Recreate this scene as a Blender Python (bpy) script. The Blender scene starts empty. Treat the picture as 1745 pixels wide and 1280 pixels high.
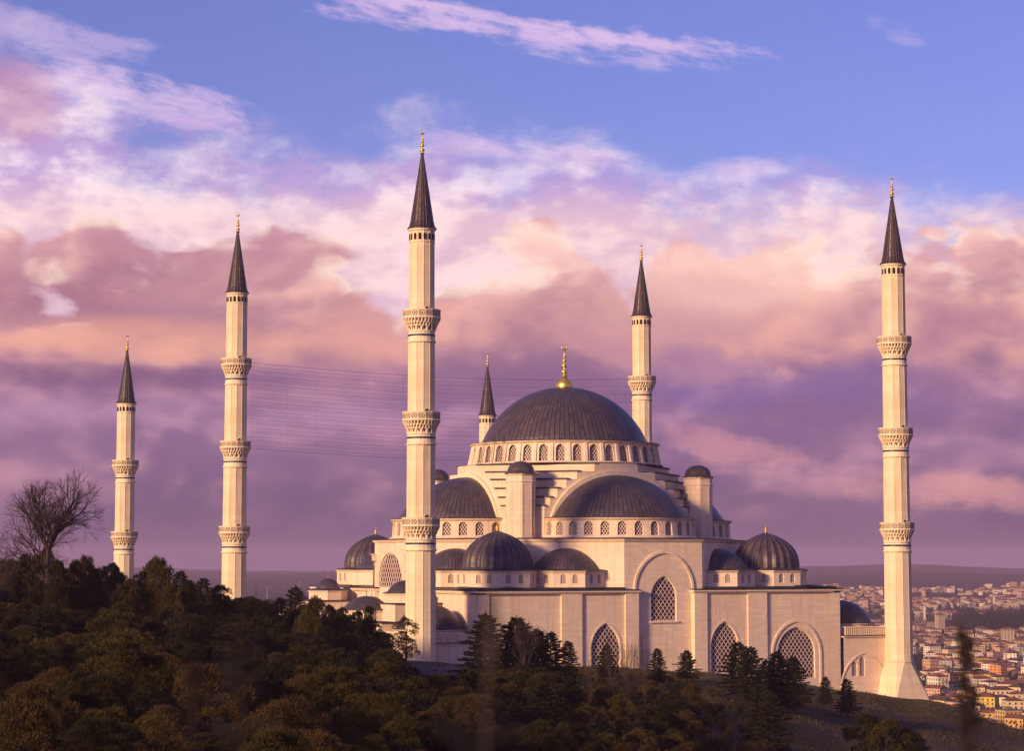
import bpy, bmesh, math, random
import numpy as np
from mathutils import Vector, Matrix, noise
R=math.radians
PI=math.pi
random.seed(7)
sc=bpy.context.scene
COL=sc.collection
# ------------------------------------------------------------------ camera
CX,CY,CZ=-227.594,-444.063,30.0
F=3635.36; YAW=0.4564277; PITCH=0.0871887
cam=bpy.data.cameras.new('camera'); camo=bpy.data.objects.new('camera',cam); COL.objects.link(camo)
camo.location=(CX,CY,CZ); camo.rotation_euler=(PI/2+PITCH,0,-YAW)
cam.sensor_width=36; cam.lens=36*F/1745; cam.clip_start=0.5; cam.clip_end=60000
cam.dof.use_dof=True; cam.dof.focus_distance=450; cam.dof.aperture_fstop=2.4
sc.camera=camo
sc.view_settings.view_transform='Standard'; sc.view_settings.look='None'
sc.view_settings.exposure=0.13; sc.view_settings.gamma=1
# ------------------------------------------------------------------ sun
SAZ=R(200)      # direction towards the sun in the xy plane
SEL=R(14)
sd=Vector((math.cos(SAZ)*math.cos(SEL),math.sin(SAZ)*math.cos(SEL),math.sin(SEL)))
sl=bpy.data.lights.new('sun','SUN'); so=bpy.data.objects.new('sun',sl); COL.objects.link(so)
sl.energy=5.0; sl.angle=R(8); sl.color=(1.0,0.65,0.32)
so.rotation_euler=sd.to_track_quat('Z','Y').to_euler(); so.location=(-200,-100,300)
# ------------------------------------------------------------------ node expression helper
def srgb(r,g,b):
    f=lambda c:(c/255/12.92) if c/255<=0.04045 else ((c/255+0.055)/1.055)**2.4
    return (f(r),f(g),f(b),1)
class E:
    def __init__(s,nt,sock): s.nt=nt; s.k=sock
    def m(s,op,*a):
        n=s.nt.nodes.new('ShaderNodeMath'); n.operation=op
        for i,x in enumerate((s,)+a):
            if isinstance(x,E): s.nt.links.new(x.k,n.inputs[i])
            else: n.inputs[i].default_value=x
        return E(s.nt,n.outputs[0])
    def __add__(s,o): return s.m('ADD',o)
    __radd__=__add__
    def __mul__(s,o): return s.m('MULTIPLY',o)
    __rmul__=__mul__
    def __sub__(s,o): return s.m('SUBTRACT',o)
    def __rsub__(s,o): return (s*-1)+o
    def __truediv__(s,o): return s.m('DIVIDE',o)
def smooth(e,a,b):
    n=e.nt.nodes.new('ShaderNodeMapRange'); n.interpolation_type='SMOOTHSTEP'
    e.nt.links.new(e.k,n.inputs[0]); n.inputs[1].default_value=a; n.inputs[2].default_value=b
    n.inputs[3].default_value=0; n.inputs[4].default_value=1
    return E(e.nt,n.outputs[0])
def comb(nt,x,y,z=0):
    n=nt.nodes.new('ShaderNodeCombineXYZ')
    for i,v in enumerate((x,y,z)):
        if isinstance(v,E): nt.links.new(v.k,n.inputs[i])
        else: n.inputs[i].default_value=v
    return n.outputs[0]
def nz(nt,vec,scale,detail=6,rough=.55,dist=0,lac=2.0):
    n=nt.nodes.new('ShaderNodeTexNoise'); n.inputs['Scale'].default_value=scale
    n.inputs['Detail'].default_value=detail; n.inputs['Roughness'].default_value=rough
    n.inputs['Distortion'].default_value=dist; n.inputs['Lacunarity'].default_value=lac
    if vec is not None: nt.links.new(vec,n.inputs['Vector'])
    return E(nt,n.outputs['Fac'])
def mixc(nt,f,a,b,mode='MIX'):
    n=nt.nodes.new('ShaderNodeMix'); n.data_type='RGBA'; n.blend_type=mode
    for s,v in ((n.inputs[0],f),(n.inputs[6],a),(n.inputs[7],b)):
        if isinstance(v,E): nt.links.new(v.k,s)
        elif isinstance(v,bpy.types.NodeSocket): nt.links.new(v,s)
        else: s.default_value=v
    return n.outputs[2]
def ramp(nt,f,stops):
    n=nt.nodes.new('ShaderNodeValToRGB'); cr=n.color_ramp
    while len(cr.elements)<len(stops): cr.elements.new(0.5)
    for e,(p,c) in zip(cr.elements,stops): e.position=p; e.color=c
    nt.links.new(f.k,n.inputs[0]); return n.outputs[0]
# ------------------------------------------------------------------ world: Nishita sky with evening clouds
def build_world():
    w=bpy.data.worlds.new('World'); sc.world=w; w.use_nodes=True; nt=w.node_tree; nt.nodes.clear()
    out=nt.nodes.new('ShaderNodeOutputWorld')
    sky=nt.nodes.new('ShaderNodeTexSky'); sky.sky_type='NISHITA'; sky.sun_disc=False
    sky.sun_elevation=SEL; sky.sun_rotation=PI/2-SAZ; sky.altitude=200; sky.dust_density=1.2; sky.ozone_density=3
    b1=nt.nodes.new('ShaderNodeBackground'); b1.inputs[1].default_value=0.106
    tint=mixc(nt,1.0,sky.outputs[0],(1.12,0.80,1.33,1),'MULTIPLY')
    nt.links.new(tint,b1.inputs[0])
    tc=nt.nodes.new('ShaderNodeTexCoord'); sp=nt.nodes.new('ShaderNodeSeparateXYZ')
    nt.links.new(tc.outputs['Generated'],sp.inputs[0])
    x,y,z=[E(nt,o) for o in sp.outputs]
    cy_,sy_=math.cos(YAW),math.sin(YAW)
    rr=x*cy_-y*sy_; ff=x*sy_+y*cy_                       # compass bearing measured from the view of the hill
    az=rr.m('ARCTAN2',ff); el=z.m('ARCSINE')
    s=az*(F/1745)+0.5; t=0.5490-el*(F/1745)               # one unit = the field's width, t grows downwards
    # s 0..1 ; t 0..0.7335 across the visible sky
    def n2(x_,y_,sc_,det=8,rough=.55,dist=0):
        n=nt.nodes.new('ShaderNodeTexNoise'); n.noise_dimensions='2D'; n.inputs['Scale'].default_value=sc_
        n.inputs['Detail'].default_value=det; n.inputs['Roughness'].default_value=rough; n.inputs['Distortion'].default_value=dist
        nt.links.new(comb(nt,x_,y_),n.inputs['Vector']); return E(nt,n.outputs['Fac'])
    W=n2(s+7.1,t*1.6,2.4,2,.5)-0.5
    W2=n2(s+13.7,t*1.6+5.2,3.2,3,.5)-0.5
    sx=s+W*0.06; ty=t+W2*0.05
    big=n2(sx+1.3,ty*2.2,2.6,6); fine=n2(sx+4.2,ty*1.7,7.5,9,.62)
    n0=n2(sx+7.7,ty*1.8,4.6,9,.58); n1=n2(sx+7.7-.010,(ty-.012)*1.8,4.6,9,.58)
    m0=n2(sx+7.7,ty*1.8,4.2,4,.50); m1=n2(sx+7.7-.014,(ty-.017)*1.8,4.2,4,.50)
    def puff(dx,dy,sc_,det=2):
        n=nt.nodes.new('ShaderNodeTexVoronoi'); n.voronoi_dimensions='2D'; n.feature='SMOOTH_F1'; n.inputs['Scale'].default_value=sc_
        n.inputs['Smoothness'].default_value=.45; n.inputs['Detail'].default_value=det; n.inputs['Roughness'].default_value=.55; n.inputs['Lacunarity'].default_value=2.2
        nt.links.new(comb(nt,sx+dx+(fine-0.5)*0.05,(ty+dy)*1.6+(n0-0.5)*0.12),n.inputs['Vector'])
        return 1.0-E(nt,n.outputs['Distance'])
    pA=puff(0,0,6.0); pB=puff(-0.012,-0.016,6.0)
    relief=(m0-m1)*6.5+(pA-pB)*1.2                        # lit from the upper left
    tt=(t/0.7335)
    def edge(pts):
        return E(nt,ramp(nt,s,[(max(0,min(1,x_/1745)),(y_/1745,)*3+(1,)) for x_,y_ in pts]))
    P=lambda px:px/1280
    # farther veil of broken high cloud
    eA=edge([(0,118),(220,215),(420,262),(600,290),(720,262),(1050,292),(1150,335),(1400,330),(1560,352),(1745,362)])
    lob=(fine-0.5)*0.15+(n0-0.5)*0.10
    veil=smooth((t-eA)+lob,-0.045,0.055)
    vtex=n2(s*1.0+t*.4,t*2.0-s*.2,17.0,6,.6)
    veilc=mixc(nt,smooth(vtex+relief*.35,.25,.78),srgb(190,160,210),srgb(250,226,236))
    veilc=mixc(nt,smooth(t,0.17,0.225)*.5,veilc,srgb(250,206,196))
    # nearer bank
    eB=edge([(0,372),(90,392),(190,325),(300,352),(430,300),(560,330),(700,420),(800,392),(960,372),(1090,405),(1190,345),(1300,338),(1420,372),(1560,352),(1745,350)])
    # ColorRamp holds up to 32 stops
    dB=(t-eB)+(pA-0.62)*0.10+(fine-0.5)*0.09+(n0-.5)*.05
    bank=smooth(dB,-0.008,0.020)
    deck=veil.m('MAXIMUM',bank)
    rim=(1.0-smooth(dB,0.0,0.05))
    base=ramp(nt,tt+(big-0.5)*0.06,[
        (P(300),srgb(220,170,190)),(P(380),srgb(230,178,182)),(P(440),srgb(232,176,174)),
        (P(510),srgb(220,164,164)),(P(585),srgb(210,152,154)),(P(640),srgb(170,122,148)),(P(700),srgb(154,114,148)),
        (P(770),srgb(148,110,142)),(P(850),srgb(130,99,128)),(P(930),srgb(114,88,117)),(P(985),srgb(114,89,122))])
    dark=ramp(nt,tt,[(P(300),srgb(192,144,168)),(P(380),srgb(196,142,156)),(P(520),srgb(172,122,140)),
        (P(640),srgb(126,92,130)),(P(760),srgb(126,95,136)),(P(900),srgb(98,74,114)),(P(980),srgb(102,78,122))])
    lite=ramp(nt,tt,[(P(250),srgb(255,230,222)),(P(400),srgb(250,206,194)),(P(520),srgb(238,180,168)),
        (P(600),srgb(230,166,152)),(P(700),srgb(180,134,166)),(P(820),srgb(190,138,156)),(P(920),srgb(118,90,124)),(P(985),srgb(110,84,124))])
    lowfade=1.0-smooth(t,0.475,0.55)
    c=mixc(nt,smooth(big-relief*0.22,0.38,0.74)*0.75*lowfade,base,dark)
    glow=smooth(relief*0.60+(0.5-big)*1.1+(n0-0.5)*.55,-0.06,0.66)*lowfade
    c=mixc(nt,glow*0.95,c,lite)
    def blob(px,py,rx,ry,amp=1.0,rot=0.0,wob=1.5):
        dx=s-px/1745; dy=t-py/1745
        ca,sa=math.cos(rot),math.sin(rot)
        u=(dx*ca+dy*sa)/(rx/1745); v=(dy*ca-dx*sa)/(ry/1745)
        d=(u*u+v*v)+(fine-0.5)*(wob*3.2)+(n0-0.5)*(wob*3.0)
        return (1.0-smooth(d,-0.25,1.35))*amp
    def over(c,bl,col): return mixc(nt,bl,c,srgb(*col))
    c=over(c,blob(240,440,250,70,.40,0.02),(168,118,140))
    c=over(c,blob(480,380,110,80,.45,-.3),(184,126,152))
    c=over(c,blob(80,520,230,80,.6),(160,106,132))
    c=over(c,blob(320,585,420,42,.72,0.03,.5),(232,166,146))
    c=over(c,blob(640,545,200,60,.55),(226,162,152))
    c=over(c,blob(150,648,420,24,.60,0.02,.25),(114,80,118))
    c=over(c,blob(480,655,160,30,.45,0.02,.3),(122,88,136))
    c=over(c,blob(1290,470,200,62,.78,-.05),(250,204,190))
    c=over(c,blob(930,440,220,60,.75),(246,198,188))
    c=over(c,blob(1640,430,150,70,.45,-.2),(234,178,178))
    c=over(c,blob(900,545,240,60,.6),(206,148,152))
    c=over(c,blob(840,470,170,60,.5),(226,172,170))
    c=over(c,blob(1120,520,260,50,.5),(218,162,160))
    c=over(c,blob(700,470,120,50,.45),(232,178,176))
    c=over(c,blob(1380,660,250,55,.62,.04),(124,98,154))
    c=over(c,blob(1180,590,200,50,.35),(192,138,156))
    c=over(c,blob(1660,560,150,60,.45),(174,120,146))
    c=over(c,blob(1290,775,200,30,.60,.14),(214,150,158))
    c=over(c,blob(1560,835,240,40,.70,.10),(222,156,154))
    c=over(c,blob(1640,785,170,26,.45,-.05),(148,106,146))
    c=over(c,blob(880,750,300,34,.35,.02),(172,124,152))
    c=mixc(nt,rim*smooth(relief+(n0-.5)*1.2,-.12,.40)*.8,c,srgb(255,228,212))
    c=mixc(nt,bank,veilc,c)
    b2=nt.nodes.new('ShaderNodeBackground'); nt.links.new(c,b2.inputs[0]); b2.inputs[1].default_value=1.0
    # high thin clouds above the deck
    wis=n2((s*0.985+t*0.17)+W*0.03,(t*0.985-s*0.17)*6.0+W2*0.05,7.0,10,.62); wisf=n2(s+t*.6,(t-s*.35)*2.2,26.0,6,.6)
    def band(x0,y0,x1,y1,wd,amp):
        L=math.hypot(x1-x0,y1-y0); ux,uy=(x1-x0)/L,(y1-y0)/L
        dx=s-x0/1745; dy=t-y0/1745
        al=(dx*ux+dy*uy)/(L/1745); pe=(dy*ux-dx*uy)/(wd/1745)
        d=(al-0.5)*2.0; d2=d*d; 
        return (1.0-smooth(pe*pe+d2*d2*d2+(wis-.5)*5.0+(wisf-.5)*3.4,-0.9,1.25))*amp
    hi=band(520,8,1300,112,30,.80)
    hi=hi.m('MAXIMUM',band(850,70,1160,120,18,.55))
    hi=hi.m('MAXIMUM',band(20,150,420,215,44,.70))
    hi=hi.m('MAXIMUM',band(-60,60,260,110,30,.40))
    hi=hi.m('MAXIMUM',band(700,240,1090,285,26,.55))
    hi=hi.m('MAXIMUM',band(1090,320,1330,290,24,.45))
    hi=hi.m('MAXIMUM',band(1480,55,1580,90,16,.25))
    hi=hi*(0.55+wisf*0.9)
    b3=nt.nodes.new('ShaderNodeBackground'); b3.inputs[0].default_value=srgb(232,196,232); b3.inputs[1].default_value=1.0
    pk=blob(25,195,95,75,.75,.3,.5)
    b4=nt.nodes.new('ShaderNodeBackground'); b4.inputs[0].default_value=srgb(190,138,170); b4.inputs[1].default_value=1.0
    def mixs(f,a,b):
        n=nt.nodes.new('ShaderNodeMixShader'); nt.links.new(f.k,n.inputs[0]); nt.links.new(a,n.inputs[1]); nt.links.new(b,n.inputs[2]); return n.outputs[0]
    o=mixs(hi,b1.outputs[0],b3.outputs[0])
    o=mixs(deck,o,b2.outputs[0])
    o=mixs(pk,o,b4.outputs[0])
    nt.links.new(o,out.inputs[0])
    w.cycles.sampling_method='MANUAL'; w.cycles.sample_map_resolution=512
build_world()
# ====GEOMETRY
# ------------------------------------------------------------------ materials
MATS={}
def newmat(name,rough=.8,metal=0.0,spec=.3):
    m=bpy.data.materials.new(name); m.use_nodes=True; nt=m.node_tree
    b=nt.nodes['Principled BSDF']; b.inputs['Roughness'].default_value=rough; b.inputs['Metallic'].default_value=metal
    b.inputs['Specular IOR Level'].default_value=spec
    MATS[name]=m; return m,nt,b
def flat(name,c,rough=.8,metal=0,var=.12,scale=.6,spec=.3):
    m,nt,b=newmat(name,rough,metal,spec)
    tc=nt.nodes.new('ShaderNodeTexCoord')
    n=nz(nt,tc.outputs['Object'],scale,5,.6)
    k1=tuple(v*(1-var) for v in c[:3])+(1,); k2=tuple(min(1,v*(1+var)) for v in c[:3])+(1,)
    nt.links.new(mixc(nt,smooth(n,.3,.7),k1,k2),b.inputs['Base Color']); return m
def stone(name,c,bw=2.2,bh=.62,mort=.80,bump=.15):
    m,nt,b=newmat(name,.75,0,.25)
    tc=nt.nodes.new('ShaderNodeTexCoord'); sp=nt.nodes.new('ShaderNodeSeparateXYZ'); nt.links.new(tc.outputs['Object'],sp.inputs[0])
    x,y,z=[E(nt,o) for o in sp.outputs]
    br=nt.nodes.new('ShaderNodeTexBrick'); nt.links.new(comb(nt,x*.93+y*1.07,z),br.inputs['Vector'])
    br.inputs['Scale'].default_value=1; br.inputs['Brick Width'].default_value=bw; br.inputs['Row Height'].default_value=bh
    br.inputs['Mortar Size'].default_value=.035; br.inputs['Mortar Smooth'].default_value=.4; br.inputs['Bias'].default_value=0
    br.inputs['Color1'].default_value=tuple(v*1.05 for v in c)+(1,); br.inputs['Color2'].default_value=tuple(v*.91 for v in c)+(1,)
    br.inputs['Mortar'].default_value=tuple(v*mort*q for v,q in zip(c,(1,.94,.92)))+(1,)
    n=nz(nt,tc.outputs['Object'],.09,6,.65); n2=nz(nt,comb(nt,x*1.2,y*1.2,z*.10),.8,5,.6)
    st=smooth(n,.40,.66)*.45+smooth(n2,.50,.70)*.70
    col=mixc(nt,st,br.outputs['Color'],tuple(v*q for v,q in zip(c,(.80,.74,.70)))+(1,))
    nt.links.new(col,b.inputs['Base Color'])
    bp=nt.nodes.new('ShaderNodeBump'); bp.inputs['Strength'].default_value=bump; bp.inputs['Distance'].default_value=.05
    nt.links.new(br.outputs['Fac'],bp.inputs['Height']); bp.invert=True; nt.links.new(bp.outputs[0],b.inputs['Normal'])
    return m
def lead(name,nseam,rowh,c=(.067,.051,.069),dark=.36):
    # sheet lead: radial seams counted round the dome's own axis, staggered laps, patina
    m,nt,b=newmat(name,.42,0,.42)
    tc=nt.nodes.new('ShaderNodeTexCoord'); sp=nt.nodes.new('ShaderNodeSeparateXYZ'); nt.links.new(tc.outputs['UV'],sp.inputs[0])
    u,v=E(nt,sp.outputs[0]),E(nt,sp.outputs[1])
    a=u*float(nseam); fa=a.m('FRACT'); ia=a.m('FLOOR')
    seam=smooth((fa-.5).m('ABSOLUTE'),.34,.46)
    wn=nt.nodes.new('ShaderNodeTexWhiteNoise'); wn.noise_dimensions='2D'; nt.links.new(comb(nt,ia,0.0),wn.inputs[0])
    r1=E(nt,wn.outputs[0])
    rv=v/rowh+r1; fr=rv.m('FRACT'); ir=rv.m('FLOOR')
    lap=1.0-smooth(fr,.0,.10)
    w2=nt.nodes.new('ShaderNodeTexWhiteNoise'); w2.noise_dimensions='2D'; nt.links.new(comb(nt,ia,ir),w2.inputs[0])
    tone=E(nt,w2.outputs[0])
    n=nz(nt,tc.outputs['Object'],.35,7,.7); n2=nz(nt,tc.outputs['Object'],1.7,5,.65)
    k=lambda f:tuple(q*f for q in c)+(1,)
    col=mixc(nt,tone*.8,k(.82),k(1.28))
    col=mixc(nt,smooth(n,.45,.68)*.75,col,(c[0]*1.9,c[1]*1.6,c[2]*1.35,1))
    col=mixc(nt,smooth(n2,.5,.72)*.4,col,k(.6))
    col=mixc(nt,seam*.75,col,k(dark*.6)); col=mixc(nt,lap*.45,col,k(dark))
    nt.links.new(col,b.inputs['Base Color'])
    bp=nt.nodes.new('ShaderNodeBump'); bp.inputs['Strength'].default_value=.6; bp.inputs['Distance'].default_value=.12
    nt.links.new((seam+lap*.4+n2*.3).k,bp.inputs['Height']); nt.links.new(bp.outputs[0],b.inputs['Normal'])
    return m
STONE=stone('pale_stone',(.80,.635,.505),mort=.84)
MARBLE=stone('minaret_stone',(.80,.65,.47),40,1.25,.88,.08)
TRIM=flat('stone_trim',(.80,.65,.48),.7,var=.10,scale=.8)
RECESS_SHADE=flat('carving_shade',(.11,.060,.045),.85)  # dark colour standing in for shade inside the balcony carving
LEADM=lead('lead_main',104,1.9); LEADS=lead('lead_semi',96,1.8); LEADC=lead('lead_small',56,1.4); LEADR=lead('lead_ribbed',24,1.6,dark=.45)
LEADF=flat('lead_flashing',(.060,.048,.062),.6,var=.3)
SPIRE=lead('lead_spire',24,2.2,(.046,.026,.034))
GOLD=flat('gilded_metal',(.98,.66,.16),.38,.85,var=.1,spec=.5)
DARKM=flat('grey_finial_metal',(.42,.33,.30),.5,.4)
LATT=flat('window_lattice',(.74,.58,.55),.7,var=.05)
GLASS=flat('window_glass',(.080,.032,.032),.55,var=.5,scale=.9,spec=.2)
GLASSB=flat('drum_window_pane',(.060,.030,.024),.6,var=.35,scale=.7,spec=.15)
BLUE=flat('blue_tile_band',(.012,.028,.085),.4)
DARK=flat('dark_opening',(.012,.009,.010),.9)
# ------------------------------------------------------------------ mesh builder
class MB:
    def __init__(s): s.v=[]; s.f=[]; s.mi=[]; s.uv=[]
    def add(s,vs,fs,mi=0,uvs=None):
        o=len(s.v); s.v+= [tuple(p) for p in vs]
        for i,f in enumerate(fs):
            s.f.append(tuple(o+k for k in f)); s.mi.append(mi)
            s.uv.append(uvs[i] if uvs else None)
    def box(s,x0,x1,y0,y1,z0,z1,mi=0):
        v=[(x,y,z) for z in (z0,z1) for y in (y0,y1) for x in (x0,x1)]
        s.add(v,[(0,2,3,1),(4,5,7,6),(0,1,5,4),(2,6,7,3),(0,4,6,2),(1,3,7,5)],mi)
    def prism(s,poly,z0,z1,mi=0,top=None,cap=True,bottom=False):
        n=len(poly); t=top or poly
        v=[(x,y,z0) for x,y in poly]+[(x,y,z1) for x,y in t]
        f=[(i,(i+1)%n,n+(i+1)%n,n+i) for i in range(n)]
        if cap: f.append(tuple(range(n,2*n)))
        if bottom: f.append(tuple(range(n-1,-1,-1)))
        s.add(v,f,mi)
    def lathe(s,prof,n,c=(0,0),a0=0,a1=2*PI,mi=0,fn=None,uvn=1.0,poly=False):
        full=abs(a1-a0-2*PI)<1e-6; m=n if full else n+1
        vs=[]; L=[0]
        for i in range(1,len(prof)): L.append(L[-1]+math.hypot(prof[i][0]-prof[i-1][0],prof[i][1]-prof[i-1][1]))
        for r,z in prof:
            for j in range(m):
                a=a0+(a1-a0)*j/n; q=r*(fn(a,z) if fn else 1)
                vs.append((c[0]+q*math.cos(a),c[1]+q*math.sin(a),z))
        fs=[];uv=[]
        for i in range(len(prof)-1):
            for j in range(n):
                k=(j+1)%m; fs.append((i*m+j,i*m+k,(i+1)*m+k,(i+1)*m+j))
                u0=(a0+(a1-a0)*j/n)/(2*PI); u1=(a0+(a1-a0)*(j+1)/n)/(2*PI)
                uv.append([(u0,L[i]),(u1,L[i]),(u1,L[i+1]),(u0,L[i+1])])
        s.add(vs,fs,mi,uv)
    def tube(s,pts,r0,r1=None,n=5,mi=0):
        r1=r0 if r1 is None else r1; P=[Vector(p) for p in pts]; vs=[]
        for i,p in enumerate(P):
            d=(P[min(i+1,len(P)-1)]-P[max(i-1,0)]).normalized()
            a=d.cross(Vector((0,0,1)) if abs(d.z)<.9 else Vector((1,0,0))).normalized(); b=d.cross(a)
            r=r0+(r1-r0)*i/(len(P)-1)
            for j in range(n):
                t=2*PI*j/n; vs.append(p+a*r*math.cos(t)+b*r*math.sin(t))
        fs=[(i*n+j,i*n+(j+1)%n,(i+1)*n+(j+1)%n,(i+1)*n+j) for i in range(len(P)-1) for j in range(n)]
        s.add(vs,fs,mi)
    def mesh(s,name,mats,smooth=False):
        me=bpy.data.meshes.new(name); me.from_pydata(s.v,[],s.f)
        for m in mats: me.materials.append(m)
        me.polygons.foreach_set('material_index',s.mi)
        if any(u for u in s.uv):
            ul=me.uv_layers.new(name='UVMap'); d=[]
            for f,u in zip(s.f,s.uv):
                for k in range(len(f)): d+= (u[k] if u else (0,0))
            ul.data.foreach_set('uv',d)
        if smooth: me.polygons.foreach_set('use_smooth',[True]*len(me.polygons))
        me.update(); return me
    def build(s,name,mats,parent=None,smooth=False,loc=None,rz=0):
        o=bpy.data.objects.new(name,s.mesh(name,mats,smooth)); COL.objects.link(o); o.parent=parent
        if loc: o.location=loc
        o.rotation_euler.z=rz
        return o
def tag(o,label=None,cat=None,group=None,kind=None):
    for k,v in (('label',label),('category',cat),('group',group),('kind',kind)):
        if v: o[k]=v
    return o
def empty(name,loc,label=None,cat=None,group=None,rz=0):
    o=bpy.data.objects.new(name,None); COL.objects.link(o); o.location=loc; o.rotation_euler.z=rz; o.empty_display_size=1
    return tag(o,label,cat,group)
def put(name,me,parent=None,loc=(0,0,0),rz=0,sc_=1.0):
    o=bpy.data.objects.new(name,me); COL.objects.link(o); o.parent=parent; o.location=loc; o.rotation_euler.z=rz
    if sc_!=1.0: o.scale=(sc_,)*3 if not isinstance(sc_,tuple) else sc_
    return o
# ------------------------------------------------------------------ walls with arched openings
def arch_y(x,a,h):            # pointed arch, half width a, rise h
    Rr=(a*a+h*h)/(2*a); q=Rr*Rr-(abs(x)-(a-Rr))**2
    return math.sqrt(max(q,0))
def arch_pts(a,h,n=8):        # left spring -> apex -> right spring
    xs=[a*math.sin(PI/2*k/n) for k in range(-n,n+1)]
    return [(x,arch_y(x,a,h)) for x in xs]
def hole_panel(mb,u0,u1,z0,z1,holes,fn,depth,mi=0,n=7):
    """wall strip in (u,z) with arched holes (uc,half,sill,spring,top); fn(u,z,d)->xyz, d = depth behind the face"""
    cur=u0
    def quad(a,b,c,d): mb.add([fn(*a,0),fn(*b,0),fn(*c,0),fn(*d,0)],[(0,1,2,3)],mi)
    for uc,a,sl_,spz,tz in sorted(holes):
        quad((cur,z0),(uc-a,z0),(uc-a,z1),(cur,z1)); cur=uc+a
        P=[(uc+x,spz+y) for x,y in arch_pts(a,tz-spz,n)]
        if sl_>z0: quad((uc-a,z0),(uc+a,z0),(uc+a,sl_),(uc-a,sl_))
        for p,q in zip(P,P[1:]): quad(p,q,(q[0],z1),(p[0],z1))
        ring=[(uc-a,sl_)]+P+[(uc+a,sl_)]
        for i in range(len(ring)):
            p,q=ring[i],ring[(i+1)%len(ring)]
            mb.add([fn(*p,0),fn(*q,0),fn(*q,depth),fn(*p,depth)],[(3,2,1,0)],mi)
    quad((cur,z0),(u1,z0),(u1,z1),(cur,z1))
def window_mesh(a,h_sp,h_top,pitch,bar,pm=0,asp=1.45,frame=.16):
    """lattice window, local x across, z up from the sill, facing -y; pane behind"""
    mb=MB(); P=arch_pts(a,h_top-h_sp,8); ring=[(-a,0)]+[(x,h_sp+y) for x,y in P]+[(a,0)]
    mb.add([(x,.05,z) for x,z in ring],[tuple(range(len(ring)))],1)
    def inside(x,z): return abs(x)<a and 0<z<h_sp+arch_y(x,a,h_top-h_sp)
    for sgn in (1,-1):
        dz=pitch*asp; k=-60
        dirv=Vector((1,sgn*asp)).normalized(); nr=Vector((-dirv.y,dirv.x))*bar/2
        span=int((h_top+2*a*asp)/dz)+2
        for k in range(-span,span*2):
            z_at0=k*dz*1.0; pts=[]
            N=90
            for i in range(N+1):
                x=-a+2*a*i/N; z=z_at0+sgn*asp*x
                if inside(x,z): pts.append((x,z))
            if len(pts)<2: continue
            p,q=Vector(pts[0]),Vector(pts[-1])
            yo=-.05 if sgn>0 else -.03
            mb.add([(p.x-nr.x,yo,p.y-nr.y),(q.x-nr.x,yo,q.y-nr.y),(q.x+nr.x,yo,q.y+nr.y),(p.x+nr.x,yo,p.y+nr.y)],[(0,1,2,3) if True else ()],0)
    for p,q in zip(ring,ring[1:]+ring[:1]):
        c=Vector((0,h_sp*.6)); 
        pi=(p[0]*(1-frame/a),h_sp*.5+(p[1]-h_sp*.5)*(1-frame/(h_top*.5))); qi=(q[0]*(1-frame/a),h_sp*.5+(q[1]-h_sp*.5)*(1-frame/(h_top*.5)))
        mb.add([(p[0],-.08,p[1]),(q[0],-.08,q[1]),(qi[0],-.08,qi[1]),(pi[0],-.08,pi[1])],[(0,1,2,3)],0)
    return mb
def arch_band(mb,a,spz,tz,w,depth,base,fn,mi=0,n=14):
    """raised moulding following a pointed arch and its legs down to base"""
    P=[(-a,base)]+[(x,spz+y) for x,y in arch_pts(a,tz-spz,n)]+[(a,base)]
    O=[(-a-w,base)]+[(x,spz+y) for x,y in arch_pts(a+w,tz-spz+w*1.15,n)]+[(a+w,base)]
    for i in range(len(P)-1):
        p,q,r,t=P[i],P[i+1],O[i+1],O[i]
        mb.add([fn(*p,-depth),fn(*q,-depth),fn(*r,-depth),fn(*t,-depth)],[(0,1,2,3)],mi)
        mb.add([fn(*t,-depth),fn(*r,-depth),fn(*r,0),fn(*t,0)],[(0,1,2,3)],mi)
        mb.add([fn(*p,0),fn(*q,0),fn(*q,-depth),fn(*p,-depth)],[(0,1,2,3)],mi)
# ------------------------------------------------------------------ finials
def finial_mesh(h,r,bulb=False,mat=None):
    mb=MB(); p=[(.001,0)]
    if bulb:
        mb.lathe([(r*1.9,-.4),(r*2.15,.1),(r*2.1,.8),(r*1.6,1.5),(r*.8,2.1),(r*.35,2.7)],48,fn=lambda a,z:1-.07*(1-abs(math.cos(a*10))))
        z0=2.6
    else: z0=0
    H=h-z0
    def ball(zc,rr,k=1): return [(rr*math.sin(t)*1.0+r*.12,zc-rr*k*math.cos(t)) for t in (0,.5,1.0,1.57,2.1,2.6,PI)]
    prof=[(r*.9,z0),(r*.55,z0+.06*H)]+ball(z0+.15*H,r*.75,.7)+[(r*.3,z0+.25*H)]+ball(z0+.34*H,r*.6,.9)+ball(z0+.49*H,r*.45,.9)+ball(z0+.60*H,r*.32,.9)+[(r*.13,z0+.66*H),(r*.10,z0+.82*H),(.001,z0+.82*H)]
    mb.lathe(prof,12)
    # crescent
    rc=.085*H; pts=[]; zc=z0+.82*H+rc
    n=18
    for i in range(n+1):
        t=R(-90)+R(150)*(i/n*2-1); w=.30*rc*math.cos((i/n*2-1)*PI/2)+.02
        pts.append((rc*math.cos(t),zc+rc*math.sin(t),w))
    for (x0,y0,w0),(x1,y1,w1) in zip(pts,pts[1:]):
        def ringp(x,z,w):
            d=Vector((x,z-zc)).normalized(); return [(x+d.x*w,0,z+d.y*w),(x,w,z),(x-d.x*w,0,z-d.y*w),(x,-w,z)]
        a_,b_=ringp(x0,y0,w0),ringp(x1,y1,w1)
        mb.add(a_+b_,[(k,(k+1)%4,4+(k+1)%4,4+k) for k in range(4)])
    return mb
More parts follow.
